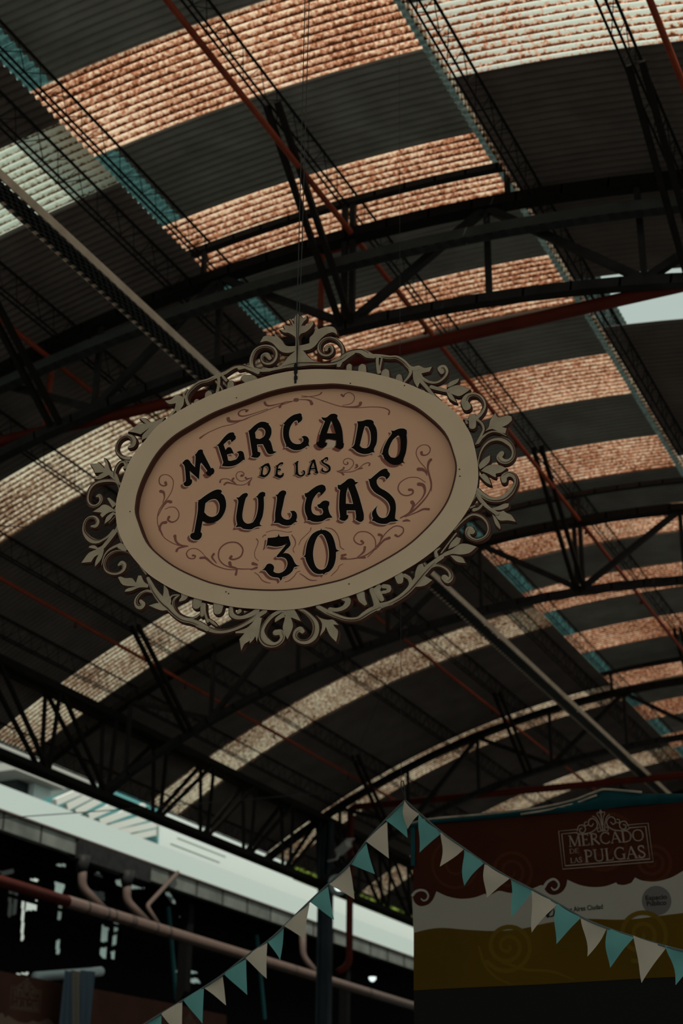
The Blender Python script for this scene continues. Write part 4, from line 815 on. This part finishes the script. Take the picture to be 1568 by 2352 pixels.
# tarpaulin folded over the top and down the left edge
tp_ = empty('tarpaulin', BN.P(BN.uv(1200, 1860))); tag(tp_, 'dark teal tarpaulin bunched along the top of the brown banner', 'tarpaulin')
b = MB()
topl = bq([(105,268),(210,243),(450,222),(700,197),(800,182),(900,162),(1000,136),(1060,112),(1110,94),(1150,83),(1250,90),(1350,99),(1568,103),(1750,95),(XR,90)])
botl = bq([(105,290),(210,268),(450,247),(700,225),(800,217),(900,208),(1000,198),(1060,193),(1110,188),(1150,184),(1250,174),(1350,165),(1568,146),(1750,128),(XR,112)])
n = len(topl); rows = 6; vs = []
for j in range(rows+1):
    t = j/rows
    for i in range(n):
        vs.append(BN.P(topl[i].lerp(botl[i], t), 0.012+0.035*math.sin(PI*t)+0.015*math.sin(i*2.1+t*5)))
b.add(vs, [(j*n+i, j*n+i+1, (j+1)*n+i+1, (j+1)*n+i) for j in range(rows) for i in range(n-1)], 0, True); b.build('teal_sheet', M['tarp'], tp_)
b = MB(); b.tube([BN.P(v, .03) for v in cr_open(topl[:12], 4)], 0.010, 6); b.tube([BN.P(v-Vector((0, .03)), .045) for v in cr_open(topl[3:9], 4)], 0.009, 6); b.build('dusty_fold', M['tarp_dust'], tp_)
b = MB(); prism(b, BN, [bq([(103,285),(126,280),(126,490),(104,492)])], 0.006, 0.012, 0, 0); b.build('side_flap', M['tarp'], tp_)
# kiosk under the banner
M['kiosk'] = mat('black_kiosk_metal', (0.010, 0.009, 0.008), 0.6)
M['slat'] = mat('dark_red_brown_slats', (0.05, 0.018, 0.012), 0.6, 0, 0.3, 5)
kb = BN.uv(950, 2285); ke = BN.uv(*Q([(XR, 1080)])[0]); kz = BN.P(kb).z
kk = empty('market_kiosk', (BN.P(kb).x, BN.P(kb).y, 0)); tag(kk, 'dark metal market kiosk carrying the brown banner', 'kiosk')
R3 = Matrix(((BN.u.x, -BN.n.x, 0), (BN.u.y, -BN.n.y, 0), (0, 0, 1))); L0 = (ke-kb).x
def kbox(name, u0, u1, d0, d1, z0, z1, m, parent=kk):
    b = MB(); c = BN.o + BN.u*((u0+u1)/2) - BN.n*((d0+d1)/2); b.box((c.x, c.y, (z0+z1)/2), u1-u0, abs(d1-d0), z1-z0, 0, R3); return b.build(name, m, parent)
kbox('fascia', kb.x, ke.x, .0, .08, kz-.28, kz+.06, M['kiosk']); kbox('roof_panel', kb.x, ke.x, .04, 2.2, kz+1.18, kz+1.22, M['kiosk'])
kbox('back_wall', kb.x, ke.x, 2.1, 2.2, 0, kz+1.18, M['slat'])
for i in range(5): kbox('post', kb.x+i*(L0-.08)/4, kb.x+i*(L0-.08)/4+.08, .02, .1, 0, kz, M['kiosk'])
for i in range(14): kbox('slat', kb.x+1.15+i*.13, kb.x+1.26+i*.13, .5, .53, 0.9, kz-.25, M['slat'])
kbox('side_wall', kb.x, kb.x+.05, .1, 2.1, 0, kz+1.18, M['kiosk']); kbox('counter', kb.x, ke.x, .1, .7, .85, .92, M['kiosk'])
M['bulb'] = emis('warm_bulb', (0.85, 1.0, 0.95), 1.2)
def bulb(px, d, r, label, name='lamp', cat='lamp', parent=None):
    c = EYE+ray(*px)*d if d else EYE+ray(*px)*(-18.2/ray(*px).x)
    if parent: t = parent
    else: t = empty(name, c); tag(t, label, cat)
    if not parent:
        m = MB(); m.tube([c+Vector((0, 0, .08)), c+Vector((0, 0, GZ-.3-c.z))], .012, 6); m.build('drop_rod', M['steel2'], t)
    m = MB(); m.tube([c+Vector((0, 0, .02)), c+Vector((0, 0, .05)), c+Vector((0, 0, .09))], [r*1.5, r*1.3, r*.4], 10); m.build('lamp_housing', M['steel2'], t)
    m = MB(); m.tube([c+Vector((0, 0, -r)), c+Vector((0, 0, -r*.4)), c+Vector((0, 0, .02))], [r*.4, r, r*1.1], 10); m.build('bulb', M['bulb'], t)
bulb((1250, 2314), 12.2, .016, 'small lit bulb inside the dark kiosk, right of its middle post', parent=kk); bulb((1097, 2326), 12.2, .012, 'tiny lit bulb near the left end of the dark kiosk', parent=kk)

# ------------------------------------------------------------------ pennant bunting
M['pteal'] = mat('teal_cotton', (0.14, 0.36, 0.35), 0.9, 0, 0.12, 6); M['pwhite'] = mat('off_white_cotton', (0.55, 0.46, 0.37), 0.9, 0, 0.06, 6)
M['cord'] = mat('grey_bunting_tape', (0.10, 0.12, 0.12), 0.9)
Z4 = crop(450, 1800, 2.851); Z5 = crop(0, 1850, 3.136)
def at(px, d): return EYE+ray(*px)*d
flags = [  # colour, crop, A, B, tip
 ('t',Z4,(1240,237),(1360,110),(1385,355)),('w',Z4,(1113,378),(1250,247),(1265,490)),('t',Z4,(1008,526),(1117,392),(1172,592)),('w',Z4,(868,655),(1003,528),(1036,757)),('t',Z4,(743,772),(864,673),(906,892)),
 ('w',Z4,(578,932),(742,782),(714,1017)),('t',Z4,(468,1032),(574,938),(548,1155)),('w',Z4,(318,1137),(467,1033),(465,1277)),('t',Z4,(182,1246),(327,1148),(337,1384)),('w',Z4,(50,1335),(172,1252),(196,1452)),
 ('t',Z5,(1320,1402),(1468,1308),(1460,1572)),('w',Z5,(1160,1500),(1312,1408),(1312,1680)),('t',Z5,(1000,1600),(1162,1500),(1150,1760)),
 ('w',Q,(60,135),(152,210),(84,292)),('t',Q,(147,212),(268,310),(155,418)),('w',Q,(265,310),(388,395),(257,494)),('t',Q,(386,395),(500,474),(393,598)),('w',Q,(497,474),(638,558),(512,662)),('t',Q,(637,555),(765,622),(638,768)),
 ('w',Q,(755,622),(892,692),(762,850)),('t',Q,(886,690),(1022,768),(888,912)),('w',Q,(1018,768),(1158,825),(1047,980)),('t',Q,(1155,820),(1310,875),(1176,1040)),('w',Q,(1304,864),(1478,925),(1355,1120)),('t',Q,(1476,918),(1640,965),(1525,1134)),('w',Q,(1636,963),(1800,1005),(1690,1200))]
bt = empty('pennant_bunting', at((930, 1840), 8.6)); tag(bt, 'string of teal and white triangular pennants hooked up at its peak', 'bunting')
cordL, cordR = [], []
for i, (c_, cf, A, B, T) in enumerate(flags):
    right = i >= 13
    dep = 8.6 if not right else 8.6-(i-13)*.17
    pa, pb, pt = cf([A])[0], cf([B])[0], cf([T])[0]
    a, bb, t = at(pa, dep), at(pb, dep-(.17 if right else 0)), at(pt, dep-.06)
    nrm = (bb-a).cross(t-a).normalized()
    if nrm.dot(EYE-a) < 0: nrm = -nrm
    m = MB(); N = 8; vs = []; idx = {}
    bulge = .018*(1 if i % 3 else -1); wob = random.uniform(0, 6)
    for r in range(N+1):
        for s in range(N+1-r):
            fa, ft = 1-(r+s)/N, r/N; fb = s/N
            p = a*fa + bb*fb + t*ft
            side = min(fa, fb)*2 if ft < .98 else 0
            p = p + nrm*(bulge*math.sin(PI*(fb+.5*ft))*(1-abs(ft-.35)) + .006*math.sin(wob+6*ft+3*fb))
            idx[(r, s)] = len(vs); vs.append(p)
    fs = []
    for r in range(N):
        for s in range(N-r):
            fs.append((idx[(r, s)], idx[(r, s+1)], idx[(r+1, s)]))
            if s < N-r-1: fs.append((idx[(r, s+1)], idx[(r+1, s+1)], idx[(r+1, s)]))
    m.add(vs, fs, 0, True)
    o = m.build('pennant', M['pteal'] if c_ == 't' else M['pwhite'], bt); o['label'] = 'teal cloth pennant' if c_ == 't' else 'off-white cloth pennant'
    (cordR if right else cordL).append((a, bb))
pk = at((930, 1838), 8.6)
m = MB(); m.tube(cr_open([pk]+[x[0] for x in cordL], 3), 0.006, 6); m.build('cord', M['cord'], bt)
m = MB(); m.tube(cr_open([pk]+[x[1] for x in cordR], 3), 0.006, 6); m.build('cord', M['cord'], bt)
hk = [at(p_, 8.6) for p_ in ((932,1840),(928,1825),(921,1808),(921,1796),(926,1795),(928,1808),(931,1830))]
m = MB(); m.tube(cr_open(hk, 4), 0.003, 6); m.build('wire_hook', M['wire'], bt)
tag_w = MB(); tag_w.tube([hk[3], hk[3]+Vector((0.01, .02, 7.9-hk[3].z+2.2))], 0.0012, 5); tag(tag_w.build('hanging_wire', M['wire']), 'fine wire dropping from the roof to the peak of the bunting', 'wire')

# ------------------------------------------------------------------ neighbouring market roof on the left
M['wroof'] = mat('sunlit_white_sheet', (0.285, 0.335, 0.325), 0.7)
M['gut'] = mat('zinc_gutter', (0.20, 0.215, 0.19), 0.4, 0.3, 0.5, 1.6)
M['pvc'] = mat('grey_pvc', (0.105, 0.075, 0.063), 0.4, 0, 0.12, 4)
M['band'] = mat('pipe_strap', (0.03, 0.028, 0.028), 0.5)
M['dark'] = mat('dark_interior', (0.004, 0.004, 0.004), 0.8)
GX, GZ = -17.0, 7.86
nb = empty('neighbouring_shed', (GX, 20, 0)); tag(nb, 'low neighbouring shed with a sunlit white sheet roof beyond the left eave', 'shed')
b = MB()
vs = []; ny = 90
for i in range(ny+1):
    y = 12+40*i/ny
    for j in range(9):
        t = j/8; vs.append((GX-.05-2.0*t, y, GZ+.04+1.28*t+.012*math.sin(j*PI)))
b.add(vs, [(i*9+j, (i+1)*9+j, (i+1)*9+j+1, i*9+j+1) for i in range(ny) for j in range(8)], 0, True); b.build('roof_sheet', M['wroof'], nb)
b = MB(); b.bar((GX-2.1, 12, GZ+1.2), (GX-2.1, 52, GZ+1.2), 0.06, 0.25); b.build('ridge_flashing', M['wroof'], nb)
for y in (12.5, 20.5, 28.5, 36.5, 44.5):
    b = MB(); b.box((GX-.3, y, GZ/2-.2), .22, .22, GZ-.4); b.build('post', M['dark'], nb)
class SidePlane(Plane):
    def __init__(s, x): s.o = Vector((x, 20, 5)); s.u = Vector((0, 1, 0)); s.v = Vector((0, 0, 1)); s.n = Vector((1, 0, 0))
BW = SidePlane(-19.2)
gaps_ = [[(20,2042),(29,2040),(26,2105),(18,2108)],[(33,2032),(42,2030),(38,2098),(29,2102)],[(60,2072),(86,2068),(84,2090),(58,2092)],[(126,2024),(150,2034),(140,2056),(126,2052)],[(134,2078),(142,2078),(139,2112),(132,2112)],[(234,2124),(249,2132),(246,2164),(232,2162)],[(262,2116),(272,2112),(270,2138),(262,2140)],[(259,2150),(269,2146),(267,2168),(258,2172)],
 [(212,2010),(226,2002),(238,2018)],[(264,2022),(292,2018),(296,2040),(270,2036)],[(300,2030),(332,2040),(300,2042)],[(205,2044),(240,2050),(240,2068),(206,2064)],[(312,2046),(342,2056),(340,2064)],[(378,2050),(388,2049),(404,2074),(396,2078)],[(412,2106),(420,2105),(438,2132),(429,2136)],[(128,1985),(152,1984),(150,1990),(130,1991)],[(0,2002),(30,1996),(34,2004),(6,2012)],[(66,2020),(88,2018),(86,2028)],[(50,2066),(56,2066),(54,2160),(48,2160)],[(130,2160),(138,2158),(136,2190),(128,2192)],
 [(402,2234),(410,2224),(426,2236)],[(426,2226),(432,2226),(455,2234),(440,2236)],[(406,2250),(452,2247),(462,2260)],[(36,2237),(68,2233),(62,2240)],[(230,2178),(244,2176),(242,2202),(230,2196)],[(255,2186),(264,2184),(262,2202),(256,2202)]]
def inside(p, poly):
    c = False; n = len(poly)
    for a in range(n):
        (x0, y0), (x1, y1) = poly[a], poly[a-1]
        if (y0 > p[1]) != (y1 > p[1]) and p[0] < (x1-x0)*(p[1]-y0)/(y1-y0)+x0: c = not c
    return c
gp = [[tuple(BW.uv(*p)) for p in g] for g in gaps_]
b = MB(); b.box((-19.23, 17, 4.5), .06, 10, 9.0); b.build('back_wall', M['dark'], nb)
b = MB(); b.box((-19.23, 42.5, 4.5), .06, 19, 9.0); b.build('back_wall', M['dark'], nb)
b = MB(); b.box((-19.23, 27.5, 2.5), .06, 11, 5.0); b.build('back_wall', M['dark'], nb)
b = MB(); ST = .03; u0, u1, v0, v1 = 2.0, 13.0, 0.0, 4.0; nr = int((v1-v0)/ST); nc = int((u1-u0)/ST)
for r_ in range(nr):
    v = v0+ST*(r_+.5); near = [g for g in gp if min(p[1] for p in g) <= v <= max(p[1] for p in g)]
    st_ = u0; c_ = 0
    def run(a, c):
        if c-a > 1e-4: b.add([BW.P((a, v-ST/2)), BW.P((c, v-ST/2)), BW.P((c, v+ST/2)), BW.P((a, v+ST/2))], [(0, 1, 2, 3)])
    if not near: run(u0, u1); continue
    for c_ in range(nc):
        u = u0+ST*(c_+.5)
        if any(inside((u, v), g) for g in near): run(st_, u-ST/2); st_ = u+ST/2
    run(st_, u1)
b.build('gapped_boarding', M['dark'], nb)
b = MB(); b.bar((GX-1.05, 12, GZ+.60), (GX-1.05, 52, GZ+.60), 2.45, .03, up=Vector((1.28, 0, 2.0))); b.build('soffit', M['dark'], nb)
M['tealsteel'] = mat('teal_painted_steel', (0.03, 0.16, 0.17), 0.5)
for y in (29.4, 33.5):
    b = MB(); b.bar((GX-1.0, y, 5.6), (GX-1.0, y-.55, 7.5), .06, .06); b.build('brace', M['tealsteel'], nb)
b = MB()
for z, y0, y1 in ((7.7, 14, 44), (6.9, 14, 44)): b.bar((GX-1.4, y0, z), (GX-1.4, y1, z), .05, .06)
b.build('rails', M['dark'], nb)
# gutter of folded boxes with seams
gt = empty('box_gutter', (GX, 20, GZ-.3)); tag(gt, 'grey zinc box gutter edging the white sheet roof', 'gutter')
b = MB(); b.box((GX, 32, GZ-.15), .16, 40, .31); b.build('gutter_trough', M['gut'], gt)
b = MB(); b.box((GX+.03, 32, GZ+.02), .20, 40, .03); b.build('gutter_lip', M['pvc'], gt)
for i in range(24):
    b = MB(); b.box((GX+.085, 20.3+1.13*i, GZ-.16), .02, .035, .33); b.build('seam', M['band'], gt)
b = MB(); b.box((GX+.02, 25.0, GZ-.19), .22, 2.6, .36); b.build('outlet_box', M['steel'], gt)
# long drain pipe
px_, pz = -16.6, 6.56
dp = empty('drain_pipe', (px_, 23.1, pz)); tag(dp, 'long pale grey drain pipe hung under the zinc gutter, red at its near end', 'pipe')
b = MB(); b.tube([(px_, 23.1, pz), (px_, 46, pz-.12)], .115, 14); b.build('pale_pipe', M['pvc'], dp)
b = MB(); b.tube([(px_, 12, pz+.05), (px_, 23.12, pz)], .105, 14); o = b.build('red_pipe', M['red'], dp); o['label'] = 'dark red end of the pipe'
for y in (23.7, 24.35, 24.6, 25.2, 25.3, 26.1, 26.6, 30.1, 32.2, 36.4, 39.8):
    b = MB(); b.tube([(px_, y-.02, pz-.01*(y-23)*.5), (px_, y+.02, pz-.01*(y-23)*.5)], .121, 14); b.build('strap', M['band'], dp)
for y in (24.2, 25.75):
    b = MB(); b.tube(bend([(GX+.12, y-.3, GZ-.45), (GX+.14, y-.3, pz+.42), (px_, y+.08, pz+.05)], .12), .085, 12); b.build('branch_pipe', M['pvc'], dp)
    b = MB(); b.tube([(GX+.1, y-.3, GZ-.30), (GX+.12, y-.3, GZ-.62)], [.16, .09], 10); b.build('funnel', M['steel'], dp)
b = MB(); b.tube(bend([(GX+.15, 27.3, GZ+.02), (GX+.2, 26.1, pz+.42), (px_, 26.3, pz+.05)], .1), .045, 8); b.build('branch_pipe', M['pvc'], dp)
b = MB(); b.tube(bend([(GX+.12, 33.2, GZ-.3), (GX+.14, 33.2, pz+.4), (px_, 33.5, pz)], .15), .08, 10); b.build('branch_pipe', M['pvc'], dp)
# banner strip, hanging flag and tube light along the neighbouring front
SBX = -16.2
def sidept(px): r = ray(*px); return EYE+r*(SBX/r.x)
SP = SidePlane(SBX)
sb = empty('market_banner', sidept((60, 2300))); tag(sb, 'dim brown market banner at bottom left with a small framed logo', 'banner')
M['sbrown'] = mat('dim_brown_vinyl', (0.085, 0.035, 0.024), 0.6, 0, 0.2, 2); M['slogo'] = mat('faded_logo_print', (0.17, 0.11, 0.085), 0.6)
z0 = sidept((60, 2238)).z
b = MB(); l = [SP.uv(x, y) for x, y in ((-60, 2218), (0, 2230), (140, 2258), (220, 2272), (390, 2304), (520, 2332), (520, 2420), (-60, 2420))]; prism(b, SP, [l], -.03, 0, 0, 0); b.build('brown_field', M['sbrown'], sb)
b = MB(); logo(b, SP, Conv(SP, (25, 2264), (95, 2275), (21, 2316)), .004); b.build('framed_logo', M['slogo'], sb)
b = MB(); logo(b, SP, Conv(SP, (424, 2338), (446, 2342), (423, 2372)), .004); b.build('framed_logo', M['slogo'], sb)
b = MB(); prism(b, SP, [cr_closed([SP.uv(x, y) for x, y in ((-20,2338),(5,2326),(12,2338),(18,2332),(40,2346),(62,2350),(75,2344),(88,2348),(110,2340),(124,2352),(124,2400),(-20,2400))], 40, 3)], .003, .003); b.build('pale_wave', M['slogo'], sb)
M['fblue'] = mat('slate_blue_cloth', (0.075, 0.11, 0.15), 0.9); M['fcream'] = mat('dim_cream_cloth', (0.17, 0.15, 0.125), 0.9)
fg = empty('hanging_flag', sidept((180, 2228))); tag(fg, 'long blue and cream striped flag hanging in front of the dim brown banner', 'flag')
FX = SidePlane(SBX+.35)
def fpt(x, y): r = ray(x, y); return EYE+r*(FX.o.x/r.x)
for nm, m_, xa, xb, xc, xd in (('blue_stripe', 'fblue', 148, 164, 128, 160), ('cream_stripe', 'fcream', 164, 186, 160, 182), ('blue_stripe', 'fblue', 186, 220, 182, 206)):
    b = MB(); vs = []
    for r in range(9):
        t = r/8
        for c in range(9):
            s = c/8; p = fpt(xa+(xb-xa)*s, 2228+(4*s)).lerp(fpt(xc+(xd-xc)*s, 2400), t)
            p.x += .05*math.sin(c*1.6+xa*.3)*(.4+t); vs.append(p)
    b.add(vs, [(r*9+c, r*9+c+1, (r+1)*9+c+1, (r+1)*9+c) for r in range(8) for c in range(8)], 0, True); b.build(nm, M[m_], fg)
M['tube'] = mat('grey_white_duct', (0.50, 0.60, 0.62), 0.4)
b = MB(); q0, q1 = sidept((108, 2242)), sidept((258, 2230)); q0.x -= .25; q1.x -= .25
b.tube([q0, q0.lerp(q1, .6), q1], .085, 12); b.build('duct', M['tube'], nb)

# fittings on the blue-grey column
cpos = Vector((-13.1, TY[3]-.2, 8.12))
sc_ = empty('security_camera', cpos); tag(sc_, 'white security camera on the blue-grey column', 'camera')
M['camw'] = mat('camera_white', (0.45, 0.45, 0.42), 0.5)
Rr = Matrix.Rotation(math.radians(-18), 3, 'Y')@Matrix.Rotation(math.radians(-35), 3, 'Z')
b = MB(); b.box(cpos+Vector((.12, -.1, -.06)), .42, .13, .12, 0, Rr); b.build('camera_body', M['camw'], sc_)
b = MB(); b.box(cpos+Vector((.14, -.1, .02)), .52, .19, .02, 0, Rr); b.build('sun_hood', M['camw'], sc_)
b = MB(); b.tube(bend([cpos+Vector((-.3, .05, -.25)), cpos+Vector((-.05, -.05, -.25)), cpos+Vector((.02, -.1, -.1))], .06), .022, 8); b.build('bracket', M['camw'], sc_)
fpos = Vector((-13.1, TY[3]-.35, 7.38))
fd = empty('floodlight', fpos); tag(fd, 'round floodlight glowing on the blue-grey column behind a white pennant', 'lamp')
b = MB(); dv = Vector((.75, -.5, -.55)).normalized()
b.tube([fpos-dv*.18, fpos-dv*.1, fpos+dv*.05, fpos+dv*.14], [.05, .14, .2, .21], 16, cap=True); b.build('reflector', M['tube'], fd)
b = MB(); b.tube(bend([fpos-dv*.15, fpos-dv*.3, Vector((-13.42, TY[3]-.05, 7.5))], .08), .025, 8); b.build('arm', M['steel'], fd)
b = MB(); b.tube([fpos+dv*.142, fpos+dv*.16], [.12, .10], 14); b.build('lens', M['bulb'], fd)
bulb((855, 2246), 0, .10, 'small glowing lamp under the neighbouring shed, right of the column')

# thin cables strung about
def cable(p, q, sag, label, r=.005):
    p, q = Vector(p), Vector(q); m = MB()
    m.tube([p.lerp(q, i/12)-Vector((0, 0, sag*4*(i/12)*(1-i/12))) for i in range(13)], r, 5); tag(m.build('cable', M['wire']), label, 'cable')
cable(EYE+ray(-60, 1204)*14, EYE+ray(330, 1213)*14, .02, 'thin black cable stretched level just left of the oval sign')
cable(EYE+ray(-40, 1882)*20, EYE+ray(800, 1815)*26, .02, 'thin black cable crossing in front of the white shed roof', .007)
cable(EYE+ray(935, 1450)*22, EYE+ray(770, 1850)*26, .0, 'thin slanting cable below the oval sign', .007)

# ------------------------------------------------------------------ beyond: wall, canopy, flats, trees
M['wwall'] = mat('white_sheet_wall', (0.66, 0.74, 0.72), 0.7); M['wline'] = mat('wall_seam', (0.36, 0.36, 0.34), 0.7)
ww = empty('sheet_wall', (-19.4, 37, 0)); tag(ww, 'plain white sheet wall rising behind the white shed roof', 'wall')
b = MB(); b.box((-19.45, 34.07, 9.75), .1, 6.86, 2.0); b.box((-19.45, 43.2, 9.25), .1, 11.4, 1.0); b.build('wall_sheet', M['wwall'], ww)
b = MB(); b.box((-19.45, 40.9, 4.35), .1, 16, 8.7); b.build('plinth', M['dark'], ww)
for z, y_ in ((9.45, 31.6), (9.65, 31.9), (9.85, 32.3)):
    b = MB(); b.box((-19.395, y_+.6, z), .02, 2.4, .006); b.build('seam', M['wline'], ww)
M['glass'] = mat('teal_glass', (0.10, 0.30, 0.31), 0.2); M['beam'] = mat('white_canopy_beam', (0.62, 0.64, 0.60), 0.6)
cn = empty('slatted_canopy', (-21, 28, 8)); tag(cn, 'white beamed canopy with teal glass beyond the white shed roof', 'canopy')
def ppt(px, x): r = ray(*px); return EYE+r*(x/r.x)
b = MB(); l = [ppt(p_, -21.6) for p_ in ((100, 1835), (250, 1800), (420, 1860), (420, 1970), (260, 1960), (100, 1880))]
b.add(l, [tuple(range(6))], 0); b.add([v-Vector((.06, 0, 0)) for v in l], [tuple(reversed(range(6)))], 0); b.build('glazing', M['glass'], cn)
for a, c_, w_ in (((125,1843),(190,1815),.12), ((150,1855),(215,1822),.13), ((170,1868),(240,1830),.13), ((200,1878),(270,1846),.13), ((225,1890),(330,1852),.13), ((238,1905),(372,1868),.11), ((262,1914),(372,1890),.11), ((290,1926),(372,1908),.10)):
    b = MB(); b.bar(ppt(a, -21.3), ppt(c_, -21.3), .16, w_, up=Vector((1, 0, 0))); b.build('beam', M['beam'], cn)
b = MB(); b.bar(ppt((371, 1880), -21.11), ppt((371, 1950), -21.11), .1, .15); b.build('corner_post', M['beam'], cn)
for p_ in ((120, 1850), (371, 1900)):
    q_ = ppt(p_, -21.7); b = MB(); b.bar((q_.x, q_.y, 0), q_, .12, .12); b.build('support_post', M['beam'], cn)
M['flat'] = mat('pale_render', (0.58, 0.68, 0.66), 0.8); M['win'] = mat('dark_window', (0.03, 0.035, 0.035), 0.3); M['bal'] = mat('balcony_concrete', (0.40, 0.40, 0.37), 0.8)
fb = empty('apartment_building', (-48, 60, 0)); tag(fb, 'pale block of flats with balconies, glimpsed far left above the white shed roof', 'building')
b = MB(); b.box((-50, 62, 10), 10, 34, 26); b.build('wall', M['flat'], fb)
for z in (16, 19, 22):
    for y in (47, 53, 59, 65, 71):
        b = MB(); b.box((-44.9, y, z), .2, 2.4, 1.7); b.build('window', M['win'], fb)
    b = MB(); b.box((-44.2, 60, z-1.3), 1.6, 30, .25); b.build('balcony', M['bal'], fb)
hz = empty('white_house', (-26, 33, 0)); tag(hz, 'small white rooftop hut with dark windows, left of the beamed canopy', 'building')
b = MB(); l0, l1 = ppt((80, 1798), -26), ppt((118, 1800), -26); zt = l0.z; zb = 4
b.box((-27, (l0.y+l1.y)/2, (zt+zb)/2), 2.0, l1.y-l0.y, zt-zb); b.build('wall', M['wwall'], hz)
a0 = ppt((38, 1800), -26.2); b = MB(); b.box((-27.2, (a0.y+l0.y)/2, (zt+zb)/2), 2.0, l0.y-a0.y, zt-zb); b.build('dark_bay', M['win'], hz)
a1 = ppt((20, 1790), -25.9); b = MB(); b.box((-26.8, (a1.y+l1.y)/2, zt+.1), 2.4, l1.y-a1.y+.3, .22); b.build('flat_roof', M['bal'], hz)
M['leaf'] = mat('yellow_green_leaves', (0.17, 0.24, 0.035), 0.8, 0, 0.5, 1.2); M['bark'] = mat('bark', (0.05, 0.035, 0.025), 0.9)
def tree(px, x, r, label):
    c = ppt(px, x); t = empty('tree', (c.x, c.y, 0)); tag(t, label, 'tree', None)
    m = MB(); m.tube([(c.x, c.y, 0), (c.x+.1, c.y, c.z*.5), (c.x, c.y, c.z)], [.25, .18, .1], 8); m.build('trunk', M['bark'], t)
    m = MB(); rnd = random.Random(int(px[0]))
    for i in range(2600):
        d = Vector((rnd.gauss(0, 1), rnd.gauss(0, 1), rnd.gauss(0, 1))).normalized()*r*rnd.uniform(.45, 1)**.5
        d.y *= 1.6; d.z *= .75
        p_ = c+d; a = Vector((rnd.gauss(0, 1), rnd.gauss(0, 1), rnd.gauss(0, 1))).normalized(); e = a.orthogonal().normalized(); s = rnd.uniform(.12, .24)
        m.add([p_-a*s, p_+e*s*.45, p_+a*s, p_-e*s*.45], [(0, 1, 2, 3)], 0)
    m.build('foliage', M['leaf'], t)
tree((705, 2012), -24, .9, 'yellow-green treetop just left of the column')
tree((815, 2050), -27, 1.2, 'yellow-green treetop between the column and the red downpipe')
tree((880, 2080), -31, 1.4, 'yellow-green treetop left of the brown banner')
tree((950, 2108), -35, 1.7, 'yellow-green treetop beside the edge of the brown banner')
# far end wall of the hall
b = MB(); b.box((-5.6, Y1+.2, 5.5), 19, .2, 11); M['endwall'] = mat('dim_end_wall', (0.10, 0.10, 0.10), 0.8, 0, .2, 1); tag(b.build('wall_back', M['endwall']), kind='structure')
